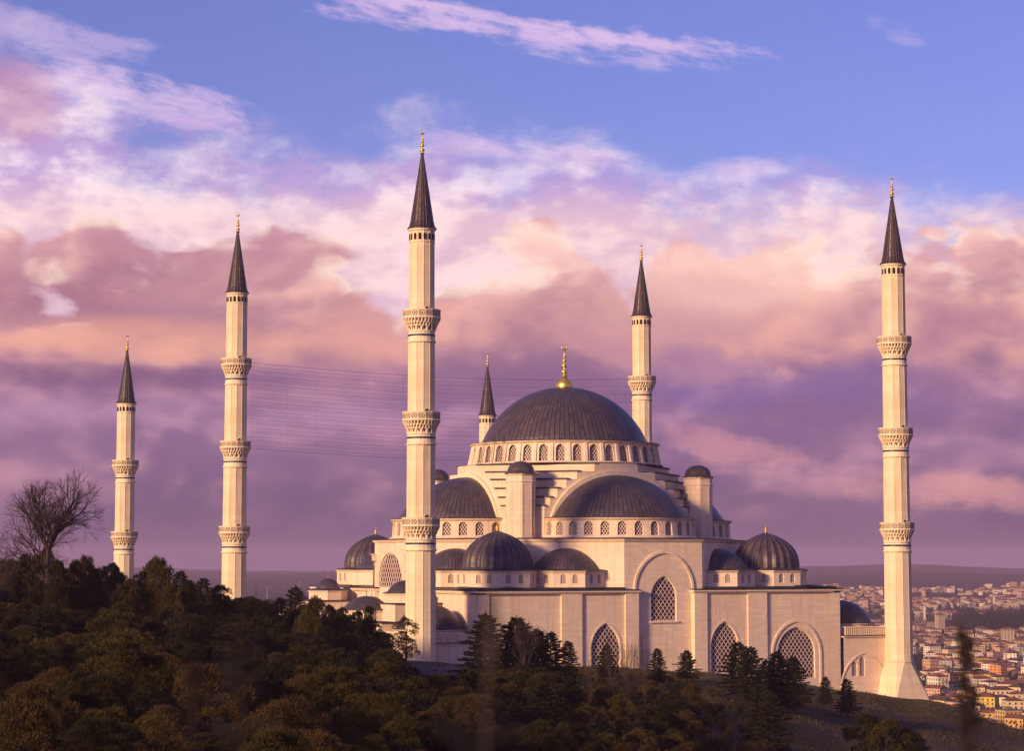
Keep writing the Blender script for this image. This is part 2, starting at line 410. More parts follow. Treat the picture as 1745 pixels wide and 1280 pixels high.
# ------------------------------------------------------------------ mosque
mosque=empty('mosque',(0,-8,0),'large pale stone mosque with a great dark lead dome, half domes and lattice windows','mosque')
MU=mosque
def dome_prof(a,h,n=14,pointed=0.0,eave=.35):
    Rr=(a*a+h*h)/(2*h); z0=h-Rr; pr=[(a+eave,-.12),(a+eave,0),(a,.10)]
    t0=math.asin(min(1,a/Rr)) if h<=a else PI-math.asin(a/Rr)
    for i in range(n+1):
        t=t0*(1-i/n); r=Rr*math.sin(t); z=z0+Rr*math.cos(t)
        pr.append((max(r,.02),max(z,.12)))
    return pr
def dome(name,c,zb,a,h,mat,n=96,a0=0,a1=2*PI,fin=None,fr=.0,eave=.35):
    mb=MB(); mb.lathe([(r,z+zb) for r,z in dome_prof(a,h,18,eave=eave)],n,(0,0),a0,a1)
    o=mb.build(name,[mat],MU,True,loc=(c[0],c[1],0))
    if fin: f=finial_mesh(fin,fr).build('finial',[DARKM],o,True); f.location=(0,0,zb+h-.05)
    return o
def ribbed_dome(c,zb,a,h,fin,lobes=24):
    pr=[(a+.35,zb-.12),(a+.35,zb)]
    K=[(0,1.0),(.08,1.01),(.2,1.0),(.35,.965),(.5,.895),(.64,.775),(.76,.62),(.86,.44),(.93,.27),(.97,.14),(1.0,.05)]
    pr+=[(a*r,zb+.05+h*t) for t,r in K]
    mb=MB(); mb.lathe(pr,lobes*8,fn=lambda th,z:1-(.055*(1-abs(math.cos(th*lobes/2)))**1.2 if z>zb+.02 else 0))
    o=mb.build('ribbed_dome',[LEADR],MU,True,loc=(c[0],c[1],0))
    f=finial_mesh(fin,.42).build('finial',[GOLD],o,True); f.location=(0,0,zb+h)
    return o
# round drum with arched windows
WM={}
def drum(c,r0,r1,z0,z1,nwin,a0,a1,ww,sill,spring,top,show,pitch=.62,bar=.13,piers=True,cornice=.7,cz=None,off=0.5):
    """angles measured round c, windows centred in nwin equal bays from a0 to a1; show(angle)->bool"""
    mb=MB(); da=(a1-a0)/nwin
    def rr(z): return r0+(r1-r0)*(z-z0)/(z1-z0)
    for i in range(nwin):
        ac=a0+da*(i+off); rm=rr((sill+top)/2)
        fn=lambda u,z,d,ac=ac,rm=rm:((rr(z)-d)*math.cos(ac+u/rm),(rr(z)-d)*math.sin(ac+u/rm),z)
        hw=da*rm/2
        holes=[(0,ww/2,sill,spring,top)] if show(ac) else []
        hole_panel(mb,-hw,hw,z0,z1,holes,fn,.35,0,5)
        if piers:
            ap=ac-da/2; w=.42; 
            ca,sa=math.cos(ap),math.sin(ap)
            P=lambda rad,t,z:(rad*ca-t*sa,rad*sa+t*ca,z)
            ra,rb=rr(z0)+.38,rr(z1-.5)+.16
            v=[P(rr(z0)-.1,-w,z0),P(ra,-w*.8,z0),P(ra,w*.8,z0),P(rr(z0)-.1,w,z0),P(rr(z1)-.1,-w,z1-.1),P(rb,-w*.8,z1-.1),P(rb,w*.8,z1-.1),P(rr(z1)-.1,w,z1-.1)]
            mb.add(v,[(0,1,5,4),(1,2,6,5),(2,3,7,6)],0)
        if holes:   # thin moulding round the window
            P=arch_pts(ww/2,top-spring,5); O=arch_pts(ww/2+.14,top-spring+.16,5)
            for k in range(len(P)-1):
                mb.add([fn(P[k][0],spring+P[k][1],-.05),fn(P[k+1][0],spring+P[k+1][1],-.05),fn(O[k+1][0],spring+O[k+1][1],-.05),fn(O[k][0],spring+O[k][1],-.05)],[(0,1,2,3)],0)
    n=max(24,nwin*3)
    mb.lathe([(r1+.02,z1-.35),(r1+.30,z1-.2),(r1+cornice*.7,z1-.05),(r1+cornice,z1+.12),(r1+cornice,z1+.26)],n,(0,0),a0,a1,0)
    mb.lathe([(r1+cornice,z1+.26),(r1+cornice+.10,z1+.27),(r1+cornice+.10,z1+.36),(r1-2.6,z1+.72)],n,(0,0),a0,a1,1)
    mb.lathe([(r0+.02,z0+.35),(r0+.5,z0+.25),(r0+.5,z0)],n,(0,0),a0,a1,0)
    mb.lathe([(r0+.5,z0+.0),(r0+.75,z0-.02),(r0+.75,z0-.22)],n,(0,0),a0,a1,1)
    o=mb.build('drum',[STONE,LEADF],MU,False,loc=(c[0],c[1],0))
    key=(round(ww,2),round(spring-sill,2),round(top-sill,2),pitch,bar)
    if key not in WM: WM[key]=window_mesh(ww/2,spring-sill,top-sill,pitch,bar,frame=.09).mesh('window',[LATT,GLASSB])
    for i in range(nwin):
        ac=a0+da*(i+off)
        if not show(ac): continue
        rm=rr((sill+top)/2)-.30
        w=put('window',WM[key],o,(rm*math.cos(ac),rm*math.sin(ac),sill),ac+PI/2)
        w.rotation_euler=(-math.atan2(r0-r1,z1-z0),0,ac+PI/2)
    return o
CAMA=math.atan2(-436,-227.6)
def near(a,c=CAMA,w=R(108)):
    d=(a-c+PI)%(2*PI)-PI; return abs(d)<w
def octa(hx,hy,a): # chamfered square, straight part half width a
    return [(-a,-hy),(a,-hy),(hx,-a),(hx,a),(a,hy),(-a,hy),(-hx,a),(-hx,-a)]
def cornice(mb,poly,z,mi0=0,mi1=1,o1=.45,h=.5,lead_in=2.5):
    cx=sum(p[0] for p in poly)/len(poly); cy=sum(p[1] for p in poly)/len(poly)
    def off(d):
        n=len(poly); out=[]
        for i in range(n):
            p0,p1,p2=Vector(poly[i-1]),Vector(poly[i]),Vector(poly[(i+1)%n])
            e1=(p1-p0).normalized(); e2=(p2-p1).normalized()
            n1=Vector((e1.y,-e1.x)); n2=Vector((e2.y,-e2.x)); b=(n1+n2).normalized(); k=d/max(.3,b.dot(n1)); out.append(tuple(p1+b*k))
        return out
    mb.prism(off(.02),z-h-.25,z-h,mi0,top=off(o1*.5),cap=False)
    mb.prism(off(o1*.5),z-h,z-.12,mi0,top=off(o1),cap=False)
    mb.prism(off(o1),z-.12,z,mi0,cap=False)
    mb.prism(off(o1),z,z+.01,mi1,top=off(o1+.10),cap=False)
    mb.prism(off(o1+.10),z+.01,z+.12,mi1,cap=False)
    mb.prism(off(o1+.10),z+.12,z+.42,mi1,top=off(-lead_in))
# --- lower body: core and facing walls with windows
AX,AY=43.2,45.0
mb=MB()
mb.box(-AX,AX,-35.2,35.2,-3,24.4)
mb.build('core_wall',[STONE],MU)
def face(side):
    """mapping from facade coordinates (u to the viewer's right, z, depth) for the four sides"""
    if side=='S': return lambda u,z,d,y0:(u,-y0+d,z)
    if side=='W': return lambda u,z,d,y0:(-y0+d,-u,z)
    if side=='E': return lambda u,z,d,y0:(y0-d,u,z)
    if side=='N': return lambda u,z,d,y0:(-u,y0-d,z)
WIN=[]
def facade(side,inner,outer,half,arm):
    """inner = plane of the arm, outer = plane of the facing wall, half = half length of the facade"""
    f0=face(side); fin=lambda u,z,d:f0(u,z,d,inner); fo=lambda u,z,d:f0(u,z,d,outer)
    z1=24.0
    mb=MB()
    # recessed centre bay and the arm wall above it
    if side=='W': holes=[(-.6,6.6,14.0,25.4,32.0)]
    else: holes=[(0,3.1,17.6,22.6,27.0)]
    hole_panel(mb,-9.45,9.45,-3,34.6,holes,fin,.55,n=10)
    if side!='W':
        arch_band(mb,6.8,24.2,31.8,.5,.30,24.0,fin,0)
        mb.add([fin(-3.5,17.55,-.35),fin(3.5,17.55,-.35),fin(3.5,17.55,0),fin(-3.5,17.55,0),fin(-3.5,17.2,-.35),fin(3.5,17.2,-.35),fin(3.5,17.2,0),fin(-3.5,17.2,0)],[(0,1,2,3),(4,5,1,0),(5,6,2,1),(7,4,0,3)],0)
    # facing walls
    for sg in (-1,1):
        def q(a,b): return (a,b) if sg>0 else (-b,-a)
        segs=[(6.75,9.9,[],0),(9.9,20.1,[(14.4,3.4,6.4,12.0,17.3)],.45),(20.1,24.9,[],0),(24.9,half,[(32.5,4.85,4.8,10.2,15.9)],.45)]
        for a,b,hs,dp in segs:
            u0,u1=q(a,b); hh=[(h[0]*sg,)+h[1:] for h in hs]
            fr=lambda u,z,d,dp=dp:f0(u,z,d,outer-dp)
            hole_panel(mb,u0,u1,-3,z1,hh,fr,.5,n=10)
            if dp:
                uc,a_,sl_,sp_,tp=hh[0]
                if abs(uc)>25:
                    fr2=lambda u,z,d:fr(u+uc,z,d)
                    arch_band(mb,6.0,10.0,17.0,.5,.25,-2.0,fr2,0,12)
                else:
                    fr2=lambda u,z,d:fr(u+uc,z,d)
                    arch_band(mb,a_+.05,sp_,tp+.05,.35,.08,sl_,fr2,0,12)
        for a,b in ((6.75,9.9),(20.1,24.9)):     # returns of the pilasters
            for uu in (a,b):
                u=uu*sg; inn=inner if uu==6.75 else outer-.45
                vs=[f0(u,-3,0,outer),f0(u,-3,0,inn),f0(u,z1,0,inn),f0(u,z1,0,outer)]
                mb.add(vs,[(0,1,2,3)],0)
        u=half*sg; mb.add([f0(u,-3,0,outer-.45),f0(u,-3,0,inner-2),f0(u,z1,0,inner-2),f0(u,z1,0,outer-.45)],[(0,1,2,3)],0)
        # cornice of the facing wall
        a,b=q(6.35,half+.35)
        for (d0,d1,za,zb,mi) in ((.15,.15,z1-.55,z1-.3,0),(.4,.4,z1-.3,z1+.05,0),(.52,.52,z1+.05,z1+.2,1)):
            vs=[]
            for z in (za,zb):
                vs+=[f0(a,z,0,outer+d0),f0(b,z,0,outer+d0),f0(b,z,0,inner-1),f0(a,z,0,inner-1)]
            mb.add(vs,[(0,1,5,4),(1,2,6,5),(2,3,7,6),(3,0,4,7),(4,5,6,7),(3,2,1,0)],mi)
        # sloping lead roof strip
        mb.add([f0(a,z1+.2,0,outer+.5),f0(b,z1+.2,0,outer+.5),f0(b,z1+.9,0,inner-8.5),f0(a,z1+.9,0,inner-8.5)],[(0,1,2,3)],1)
    o=mb.build('facade',[STONE,LEADF],MU)
    # windows
    rz={'S':0,'W':-PI/2,'E':PI/2,'N':PI}[side]
    def win(u,inn,a,sill,spring,top,pitch,bar,asp=1.3):
        key=(a,spring-sill,top-sill,pitch)
        if key not in WM: WM[key]=window_mesh(a,spring-sill,top-sill,pitch,bar,asp=asp,frame=.18).mesh('lattice_window',[LATT,GLASS])
        w=put('lattice_window',WM[key],o,f0(u,sill,.45,inn),rz); return w
    if side=='W': win(-.6,inner,6.6,14.0,25.4,32.0,1.25,.20,1.6)
    else: win(0,inner,3.1,17.6,22.6,27.0,1.03,.155)
    if side in 'SW':
        for sg in (-1,1):
            win(14.4*sg,outer-.45,3.4,6.4,12.0,17.3,1.03,.155)
            win(32.5*sg,outer-.45,4.85,4.8,10.2,15.9,1.03,.155)
    return o
facade('S',45.0,46.3,44.1,0); facade('W',43.2,44.3,46.1,0); facade('E',43.2,44.3,46.1,0)
mb=MB(); mb.box(-44.1,44.1,44.0,46.0,-3,24.1); mb.box(-9.4,9.4,43,45.2,24.1,34.6); mb.build('rear_wall',[STONE],MU)
for sx in (-1,1):   # flat lead roofs over the corners of the lower body
    for sy in (-1,1):
        x0,x1=sorted((sx*9.6,sx*43.5)); y0,y1=sorted((sy*9.6,sy*45.5))
        mb=MB(); mb.box(x0,x1,y0,y1,24.41,24.7,0); mb.build('lower_roof',[LEADF],MU)
# --- upper body: chamfered block carrying the half domes
UP=[(-9.45,-44.98),(9.45,-44.98),(43.18,-11.3),(43.18,9.45),(9.45,44.98),(-9.45,44.98),(-43.18,9.45),(-43.18,-11.3)]
mb=MB()
pieces=[((9.45,-44.99),(43.19,-11.3)),((-43.19,-11.3),(-9.45,-44.99)),((43.19,9.45),(9.45,44.99)),((-9.45,44.99),(-43.19,9.45))]
for (a,b) in pieces:
    mb.add([(a[0],a[1],24.0),(b[0],b[1],24.0),(b[0],b[1],34.7),(a[0],a[1],34.7)],[(0,1,2,3)],0)
UPP=[(-9.45,-45),(9.45,-45),(43.2,-11.3),(43.2,9.45),(9.45,45),(-9.45,45),(-43.2,9.45),(-43.2,-11.3)]
cornice(mb,UPP,34.75,0,1,.5,.45,4)
mb.build('arm_wall',[STONE,LEADF],MU)
# --- stepped central block
TZ=[51.55,49.75,48.0,46.0,44.0,42.1,39.9]; TA=[5.4,9.8,12.4,14.6,16.4,17.8]
mb=MB()
for k,a in enumerate(TA):
    p=octa(24.6,24.6,a); zt=TZ[k]; zb=TZ[k+1] if k<5 else 34.8
    e=.012*k
    p=[(x+(e if x>0 else -e)*0,y) for x,y in p]
    mb.prism(p,zb+ (0.0),zt,0,cap=False)
    if k==0: mb.prism(p,zt,zt+.01,0)
    # lead edging on the step
    for i in (1,3,5,7):
        A,B=Vector(p[i]),Vector(p[(i+1)%8]); d=(B-A).normalized(); nn=Vector((d.y,-d.x))
        ex=.3; A2=A-d*ex; B2=B+d*ex
        q=[A2-nn*2.2,B2-nn*2.2,B2+nn*.35,A2+nn*.35]; q=[q[0],q[3],q[2],q[1]]
        mb.prism([tuple(v) for v in [A2+nn*.32,B2+nn*.32,B2-nn*3,A2-nn*3]],zt-.10,zt+.22,1,bottom=True)
mb.build('stepped_buttress',[STONE,LEADF],MU)
# great arches round the half domes
for s_,rz in (('S',0),('W',-PI/2),('E',PI/2)):
    mb=MB(); fn=lambda u,z,d:(u,-24.6+d,z)
    n=40; Rr=20.2; z0=29.9
    P=[];O=[]
    for i in range(n+1):
        t=PI*i/n; P.append((-16.0*math.cos(t),36.0+12.9*math.sin(t))); O.append((-17.0*math.cos(t),36.0+13.9*math.sin(t)))
    for i in range(n):
        mb.add([fn(*P[i],-.6),fn(*P[i+1],-.6),fn(*O[i+1],-.6),fn(*O[i],-.6)],[(0,1,2,3)],0)
        mb.add([fn(*O[i],-.6),fn(*O[i+1],-.6),fn(*O[i+1],.1),fn(*O[i],.1)],[(0,1,2,3)],0)
    mb.build('great_arch',[TRIM],MU,rz=rz)
# --- main drum, dome, finial
d=drum((0,0),22.0,21.2,51.9,56.5,36,0,2*PI,2.0,52.15,54.8,56.0,lambda a:near(a),off=0.0,pitch=.64,bar=.11)
o=dome('main_dome',(0,0),57.0,19.2,13.2,LEADM,160)
f=finial_mesh(10.2,.92,True).build('finial',[GOLD],o,True); f.location=(0,0,70.1)
# --- half domes with their drums
for k,(cx,cy,ac) in enumerate(((0,-24,-PI/2),(-24,0,PI),(24,0,0),(0,24,PI/2))):
    drum((cx,cy),17.6,17.3,35.1,39.1,15,ac-PI/2,ac+PI/2,1.95,35.6,37.65,38.65,(lambda a:near(a,w=R(112))) if k<3 else (lambda a:False),pitch=.64,bar=.11,cornice=.6,piers=False)
    mb=MB(); mb.lathe([(r,z+39.75) for r,z in dome_prof(16.0,9.3,16)],80,(0,0),ac-PI/2,ac+PI/2)
    mb.build('half_dome',[LEADS],MU,True,loc=(cx,cy,0))
# --- corner turrets
def turret(cx,cy):
    n=8; rt=3.25
    mb=MB(); pr=[(rt,34.5),(rt,47.0),(rt+.18,47.15),(rt+.18,47.4),(rt,47.5),(rt,48.5),(rt+.25,48.75),(rt+.25,48.95)]
    mb.lathe(pr,n,(0,0),PI/8,2*PI+PI/8)
    for i in range(8):
        a=i*PI/4; w=.85; ap=rt*math.cos(PI/8)+.06
        for t in (-1.0,1.0):
            c_=Vector((ap*math.cos(a)-t*math.sin(a),ap*math.sin(a)+t*math.cos(a),0))
            mb.tube([(c_.x,c_.y,35.6),(c_.x,c_.y,46.7)],.04,n=4)
    o=mb.build('turret',[STONE],MU,loc=(cx,cy,0))
    mb=MB(); mb.lathe([(3.6,48.95),(3.6,49.1),(2.95,49.2),(2.9,49.9),(2.6,50.6),(2.0,51.2),(1.1,51.6),(.02,51.75)],32); mb.build('cap_dome',[LEADC],o,True)
    f=finial_mesh(1.7,.16).build('finial',[DARKM],o,True); f.location=(0,0,51.65)
for sx in (-1,1):
    for sy in (-1,1): turret(22.3*sx,22.3*sy)
# --- polygonal drums for the corner domes and the small half domes
SW={}
def poly_drum(c,poly,z0,z1,winfun,name='small_drum',corn=.35):
    """poly: list of (x,y) counter-clockwise relative to c; winfun(i,length)-> list of (u,half,kind)"""
    mb=MB(); ws=[]
    n=len(poly)
    for i in range(n):
        A,B=Vector(poly[i]),Vector(poly[(i+1)%n]); L=(B-A).length; d=(B-A)/L; nn=Vector((d.y,-d.x)); M=(A+B)/2
        fn=lambda u,z,dd,M=M,d=d,nn=nn:(M.x+d.x*u-nn.x*dd,M.y+d.y*u-nn.y*dd,z)
        hs=winfun(i,L)
        holes=[(u,a,z0+.75,z0+.75+hh*.66,z0+.75+hh) for u,a,hh in hs]
        hole_panel(mb,-L/2,L/2,z0,z1,holes,fn,.3,0,4)
        for (u,a,hh) in hs: ws.append((fn(u,z0+.75,.25),math.atan2(d.y,d.x),a,hh))
    cornice(mb,poly,z1,0,1,corn,.3,1.0)
    o=mb.build(name,[STONE,LEADF],MU,loc=(c[0],c[1],0))
    for p,rz,a,hh in ws:
        key=('s',a,hh)
        if key not in WM: WM[key]=window_mesh(a,hh*.66,hh,.42,.10,frame=.07).mesh('window',[LATT,GLASSB])
        put('window',WM[key],o,p,rz)
    return o
for sx,sy in ((-1,-1),(1,-1),(-1,1),(1,1)):
    c=(33.2*sx,33.2*sy)
    ro=8.35; poly=[(ro/math.cos(PI/8)*math.cos(PI/8+i*PI/4),ro/math.cos(PI/8)*math.sin(PI/8+i*PI/4)) for i in range(8)]
    def wf(i,L,sx=sx,sy=sy):
        a=PI/8+i*PI/4+PI/8
        if not near(a,w=R(100)): return []
        if round(math.degrees(a)/45)%2==0: return [(-1.45,.62,2.0),(1.45,.62,2.0)]
        return [(-1.2,.5,2.0),(1.2,.5,2.0)]
    poly_drum(c,poly,24.7,28.1,wf)
    ribbed_dome(c,28.5,7.35,7.9,1.9)
for (ux,uy,a) in ((-18.5,-36.0,R(-135)),(-36.2,-18.8,R(-135)),(18.5,-36.0,R(-45)),(36.2,-18.8,R(-45)),(-36.2,18.8,R(135)),(36.2,18.8,R(45))):
    ro=8.6; pts=[]
    for k in range(5):
        t=a-R(90)+R(45)*k; pts.append((ro*math.cos(t),ro*math.sin(t)))
    def wf(i,L,a=a):
        if i>3: return []
        t=a-R(90)+R(45)*i+R(22.5)
        return [(-1.25,.58,2.0),(1.25,.58,2.0)] if near(t,w=R(80)) and (abs(uy)>0 and uy<0) else []
    poly_drum((ux,uy),pts,24.7,28.1,wf,corn=.4)
    mb=MB(); mb.lathe([(r,z+28.5) for r,z in dome_prof(7.0,4.4,12)],56,(0,0),a-PI/2,a+PI/2)
    mb.build('small_half_dome',[LEADC],MU,True,loc=(ux,uy,0))
# --- wings beside the front minarets, with balustrade and dome
for sg in (-1,1):
    mb=MB(); f=lambda u,z,d:(u*sg if sg>0 else u,-47.0+d,z)
    u0,u1=(44.1,57.6)
    hl=[(46.9,.72,5.0,7.3,8.2),(48.95,.72,5.0,8.4,9.3)] if sg>0 else []
    if sg>0: hole_panel(mb,u0,u1,-3,13.5,hl,lambda u,z,d:(u,-46.95+d,z),.35)
    else: hole_panel(mb,-u1,-u0,-3,13.5,[],lambda u,z,d:(u,-46.95+d,z),.35)
    arch_band(mb,6.0,2.0,9.9,.35,.18,-2.0,lambda u,z,d:(u+49.4*sg,-46.95+d,z),0,14)
    x0,x1=sorted((44.4*sg,57.5*sg))
    mb.add([(57.5*sg,-46.95,-3),(57.5*sg,-22,-3),(57.5*sg,-22,13.5),(57.5*sg,-46.95,13.5)],[(0,1,2,3)],0)
    mb.box(x0-.3,x1+.3,-47.3,-22,13.5,13.75,0); mb.box(x0-.35,x1+.35,-47.4,-22,13.75,13.95,1)
    # balustrade: balusters and rail
    mb.box(x0,x1,-47.2,-46.7,15.55,15.85,0)
    nb=26
    for i in range(nb):
        x=x0+(x1-x0)*(i+.5)/nb; mb.box(x-.15,x+.15,-47.1,-46.8,13.95,15.55,0)
    for i in range(30):
        y=-46.6+i*.8; xx=57.3*sg; mb.box(xx-.15,xx+.15,y-.15,y+.15,13.95,15.55,0)
    mb.box(57.3*sg-.25,57.3*sg+.25,-46.6,-22,15.55,15.85,0)
    o=mb.build('wing',[STONE,LEADF],MU)
    if sg>0:
        for u,hsp,ht in ((46.9,2.3,3.2),(48.95,3.4,4.3)):
            put('window',window_mesh(.72,hsp,ht,.42,.11,frame=.08).mesh('window',[LATT,GLASSB]),o,(u,-46.65,5.0))
    mb=MB(); mb.lathe([(7.4,13.9),(7.4,16.0),(7.75,16.2),(7.75,16.35)],24); mb.build('small_drum',[STONE],MU,loc=(50.3*sg,-37,0))
    dome('small_dome',(50.3*sg,-37),16.5,6.9,4.9,LEADC,64,eave=.8)
# --- side porch domes on the left flank, and the courtyard arcade behind
mb=MB(); mb.box(-58,-44.2,-30,2,-3,17.4); mb.box(-58.3,-44,-30.3,2.3,17.4,17.7,1)
mb.box(-54.5,-44.2,-29,-17.5,17.7,21.2); mb.box(-54.8,-44,-29.3,-17.2,21.2,21.5,1)
mb.box(-55,-44.2,15,28,-3,21.1); mb.box(-55.3,-44,14.7,28.3,21.1,21.4,1)
mb.build('side_porch',[STONE,LEADF],MU)
def odrum(c,ro,z0,z1):
    mb=MB(); poly=[(ro/math.cos(PI/8)*math.cos(PI/8+i*PI/4),ro/math.cos(PI/8)*math.sin(PI/8+i*PI/4)) for i in range(8)]
    mb.prism(poly,z0,z1,0); cornice(mb,poly,z1,0,1,.25,.25,.8); mb.build('small_drum',[STONE,LEADF],MU,loc=(c[0],c[1],0))
odrum((-50,-24),4.2,21.5,23.4); dome('small_dome',(-50,-24),23.75,3.85,2.4,LEADC,48,fin=2.2,fr=.2)
odrum((-50,20.7),4.0,21.4,23.5); dome('small_dome',(-50,20.7),23.9,2.75,2.3,LEADC,48,fin=2.0,fr=.2)
odrum((-56.0,-17),5.3,17.7,19.9); dome('small_dome',(-56,-17),20.2,4.9,2.6,LEADC,56,fin=2.6,fr=.22)
odrum((-50,-5.3),3.3,17.7,19.9); dome('small_dome',(-50,-5.3),20.2,3.0,2.3,LEADC,40,fin=2.6,fr=.2)
mb=MB(); mb.box(-57,-44,46.5,160,-3,17.8); mb.box(44,57,46.5,160,-3,17.8); mb.box(-44,44,148,160,-3,17.8)
mb.box(-57.3,-43.7,46.3,160.2,17.8,18.1,1); mb.build('courtyard_arcade',[STONE,LEADF],MU)
for i in range(8):
    dome('small_dome',(-50.5,52+i*8.2 if i else 38.0),18.1 if i else 19.6,3.3,2.9,LEADC,40,fin=3.0,fr=.26)
mb=MB(); mb.box(-54,-44.2,33,43.5,-3,19.4); mb.build('side_porch',[STONE],MU)
# floodlight brackets on the left arm wall, ladder on the drum
for yy in (-9.9,8.7):
    mb=MB(); 
    for k in range(4): mb.box(-43.2-.9,-43.2,yy-.45+k*.22,yy-.35+k*.22,30.2,31.6)
    mb.box(-44.3,-43.2,yy-.6,yy+.6,31.6,31.75); mb.tube([(-43.25,yy,30.2),(-43.9,yy,29.4),(-43.3,yy,28.9)],.06,n=4)
    mb.build('floodlight_bracket',[TRIM],MU)
def ladder(a,r0,r1,z0,z1,wd=.5,step=.45):
    mb=MB(); ca,sa=math.cos(a),math.sin(a)
    P=lambda r,t,z:(r*ca-t*sa,r*sa+t*ca,z)
    for t in (-wd/2,wd/2): mb.tube([P(r0,t,z0),P(r1,t,z1)],.05,n=4)
    k=int((z1-z0)/step)
    for i in range(1,k):
        q=i/k; r=r0+(r1-r0)*q; z=z0+(z1-z0)*q; mb.tube([P(r,-wd/2,z),P(r,wd/2,z)],.035,n=4)
    mb.build('ladder',[DARK],MU)
ladder(R(198),23.2,22.4,51.9,57.2); ladder(R(205),23.3,22.0,51.9,58)
ladder(R(189),23.3,22.2,51.9,57.0)
# ------------------------------------------------------------------ minarets
NS=12
def balcony_mb(rs):
    """z=0 at the top of the parapet"""
    mb=MB(); ro=3.85; n=16
    pr=[(ro-.25,-.02),(ro-.25,-1.2),(rs,-1.2)]
    mb.lathe([(rs-.1,-4.6),(rs+.12,-4.45),(rs+.12,-4.2)],NS*2)
    mb.lathe([(ro-.12,-1.85),(ro+.05,-1.75),(ro+.05,-1.6),(ro-.05,-1.5),(ro-.05,-.18),(ro+.06,-.14),(ro+.06,0),(ro-.3,0),(ro-.3,-1.4),(rs-.2,-1.4)],n,(0,0),PI/n,2*PI+PI/n)
    # posts and rosettes on each panel, their recess shade put in as dark colour
    ap=(ro-.05)*math.cos(PI/n)
    for i in range(n):
        a=2*PI*i/n+0; ca,sa=math.cos(a),math.sin(a)
        P=lambda t,z,o=0:((ap+o)*ca-t*sa,(ap+o)*sa+t*ca,z)
        hw=(ro-.05)*math.sin(PI/n)
        for (rr,rw) in ((.52,.13),(.22,.14)):
            for k in range(10):
                t0,t1=2*PI*k/10,2*PI*(k+1)/10
                mb.add([P(rr*math.cos(t0),-.84+rr*math.sin(t0),.03),P(rr*math.cos(t1),-.84+rr*math.sin(t1),.03),P((rr-rw)*math.cos(t1),-.84+(rr-rw)*math.sin(t1),.03),P((rr-rw)*math.cos(t0),-.84+(rr-rw)*math.sin(t0),.03)],[(0,1,2,3)],1)
        for t in (-.60,.60):
            mb.add([P(t-.035,-.25,.025),P(t+.035,-.25,.025),P(t+.035,-1.42,.025),P(t-.035,-1.42,.025)],[(0,3,2,1)],1)
        for t in (-.33,.33):
            for zz in (-.45,-1.25):
                mb.add([P(t-.12,zz,.02),P(t,zz-.12,.02),P(t+.12,zz,.02),P(t,zz+.12,.02)],[(0,1,2,3)],1)
    # muqarnas: rings of little pointed niches stepping outwards
    rows=[(-1.85,-2.65,ro-.12,ro-.55,32,0),(-2.6,-3.35,ro-.5,ro-.85,32,.5),(-3.3,-4.25,ro-.8,rs+.02,16,0)]
    for zt,zb,rt,rb,m,ph in rows:
        mb.lathe([(rb,zb),(rt-.28,zt+.02),(rt,zt+.03)],m,(0,0),0,2*PI,0)
        for i in range(m):
            a=2*PI*(i+ph)/m; w=PI*rt/m
            ca,sa=math.cos(a),math.sin(a)
            P=lambda r,t,z:(r*ca-t*sa,r*sa+t*ca,z)
            # pendant
            mb.add([P(rt+.02,-w*.42,zt),P(rt+.02,w*.42,zt),P(rt-.05,w*.28,zt-.28),P(rt-.05,-w*.28,zt-.28),P(rb+.03,0,zb-.12),P(rt-.5,-w*.42,zt),P(rt-.5,w*.42,zt)],
                   [(0,3,2,1),(3,4,2),(0,5,4,3),(1,2,4,6)],0)
            # flat dark triangle painting the shade between pendants
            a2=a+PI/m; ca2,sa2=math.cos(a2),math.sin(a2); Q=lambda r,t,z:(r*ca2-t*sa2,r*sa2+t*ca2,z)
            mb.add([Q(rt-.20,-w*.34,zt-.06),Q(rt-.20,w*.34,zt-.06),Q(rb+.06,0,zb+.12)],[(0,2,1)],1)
    return mb
def flute(rs): return lambda a,z:1.0
BAL=[balcony_mb(2.62).mesh('balcony',[TRIM,RECESS_SHADE]),balcony_mb(2.78).mesh('balcony',[TRIM,RECESS_SHADE]),balcony_mb(2.95).mesh('balcony',[TRIM,RECESS_SHADE])]
CAPM=None
def shaft_mb(segs):
    """segs: list of (z0,z1,r0,r1)"""
    mb=MB()
    for z0,z1,r0,r1 in segs:
        mb.lathe([(r0,z0),(r1,z1)],NS,(0,0),PI/NS,2*PI+PI/NS,0)
        for i in range(NS):    # slender rib on each arris
            a=PI/NS+2*PI*i/NS
            mb.tube([(r0*math.cos(a),r0*math.sin(a),z0),(r1*math.cos(a),r1*math.sin(a),z1)],.05,n=5)
    return mb
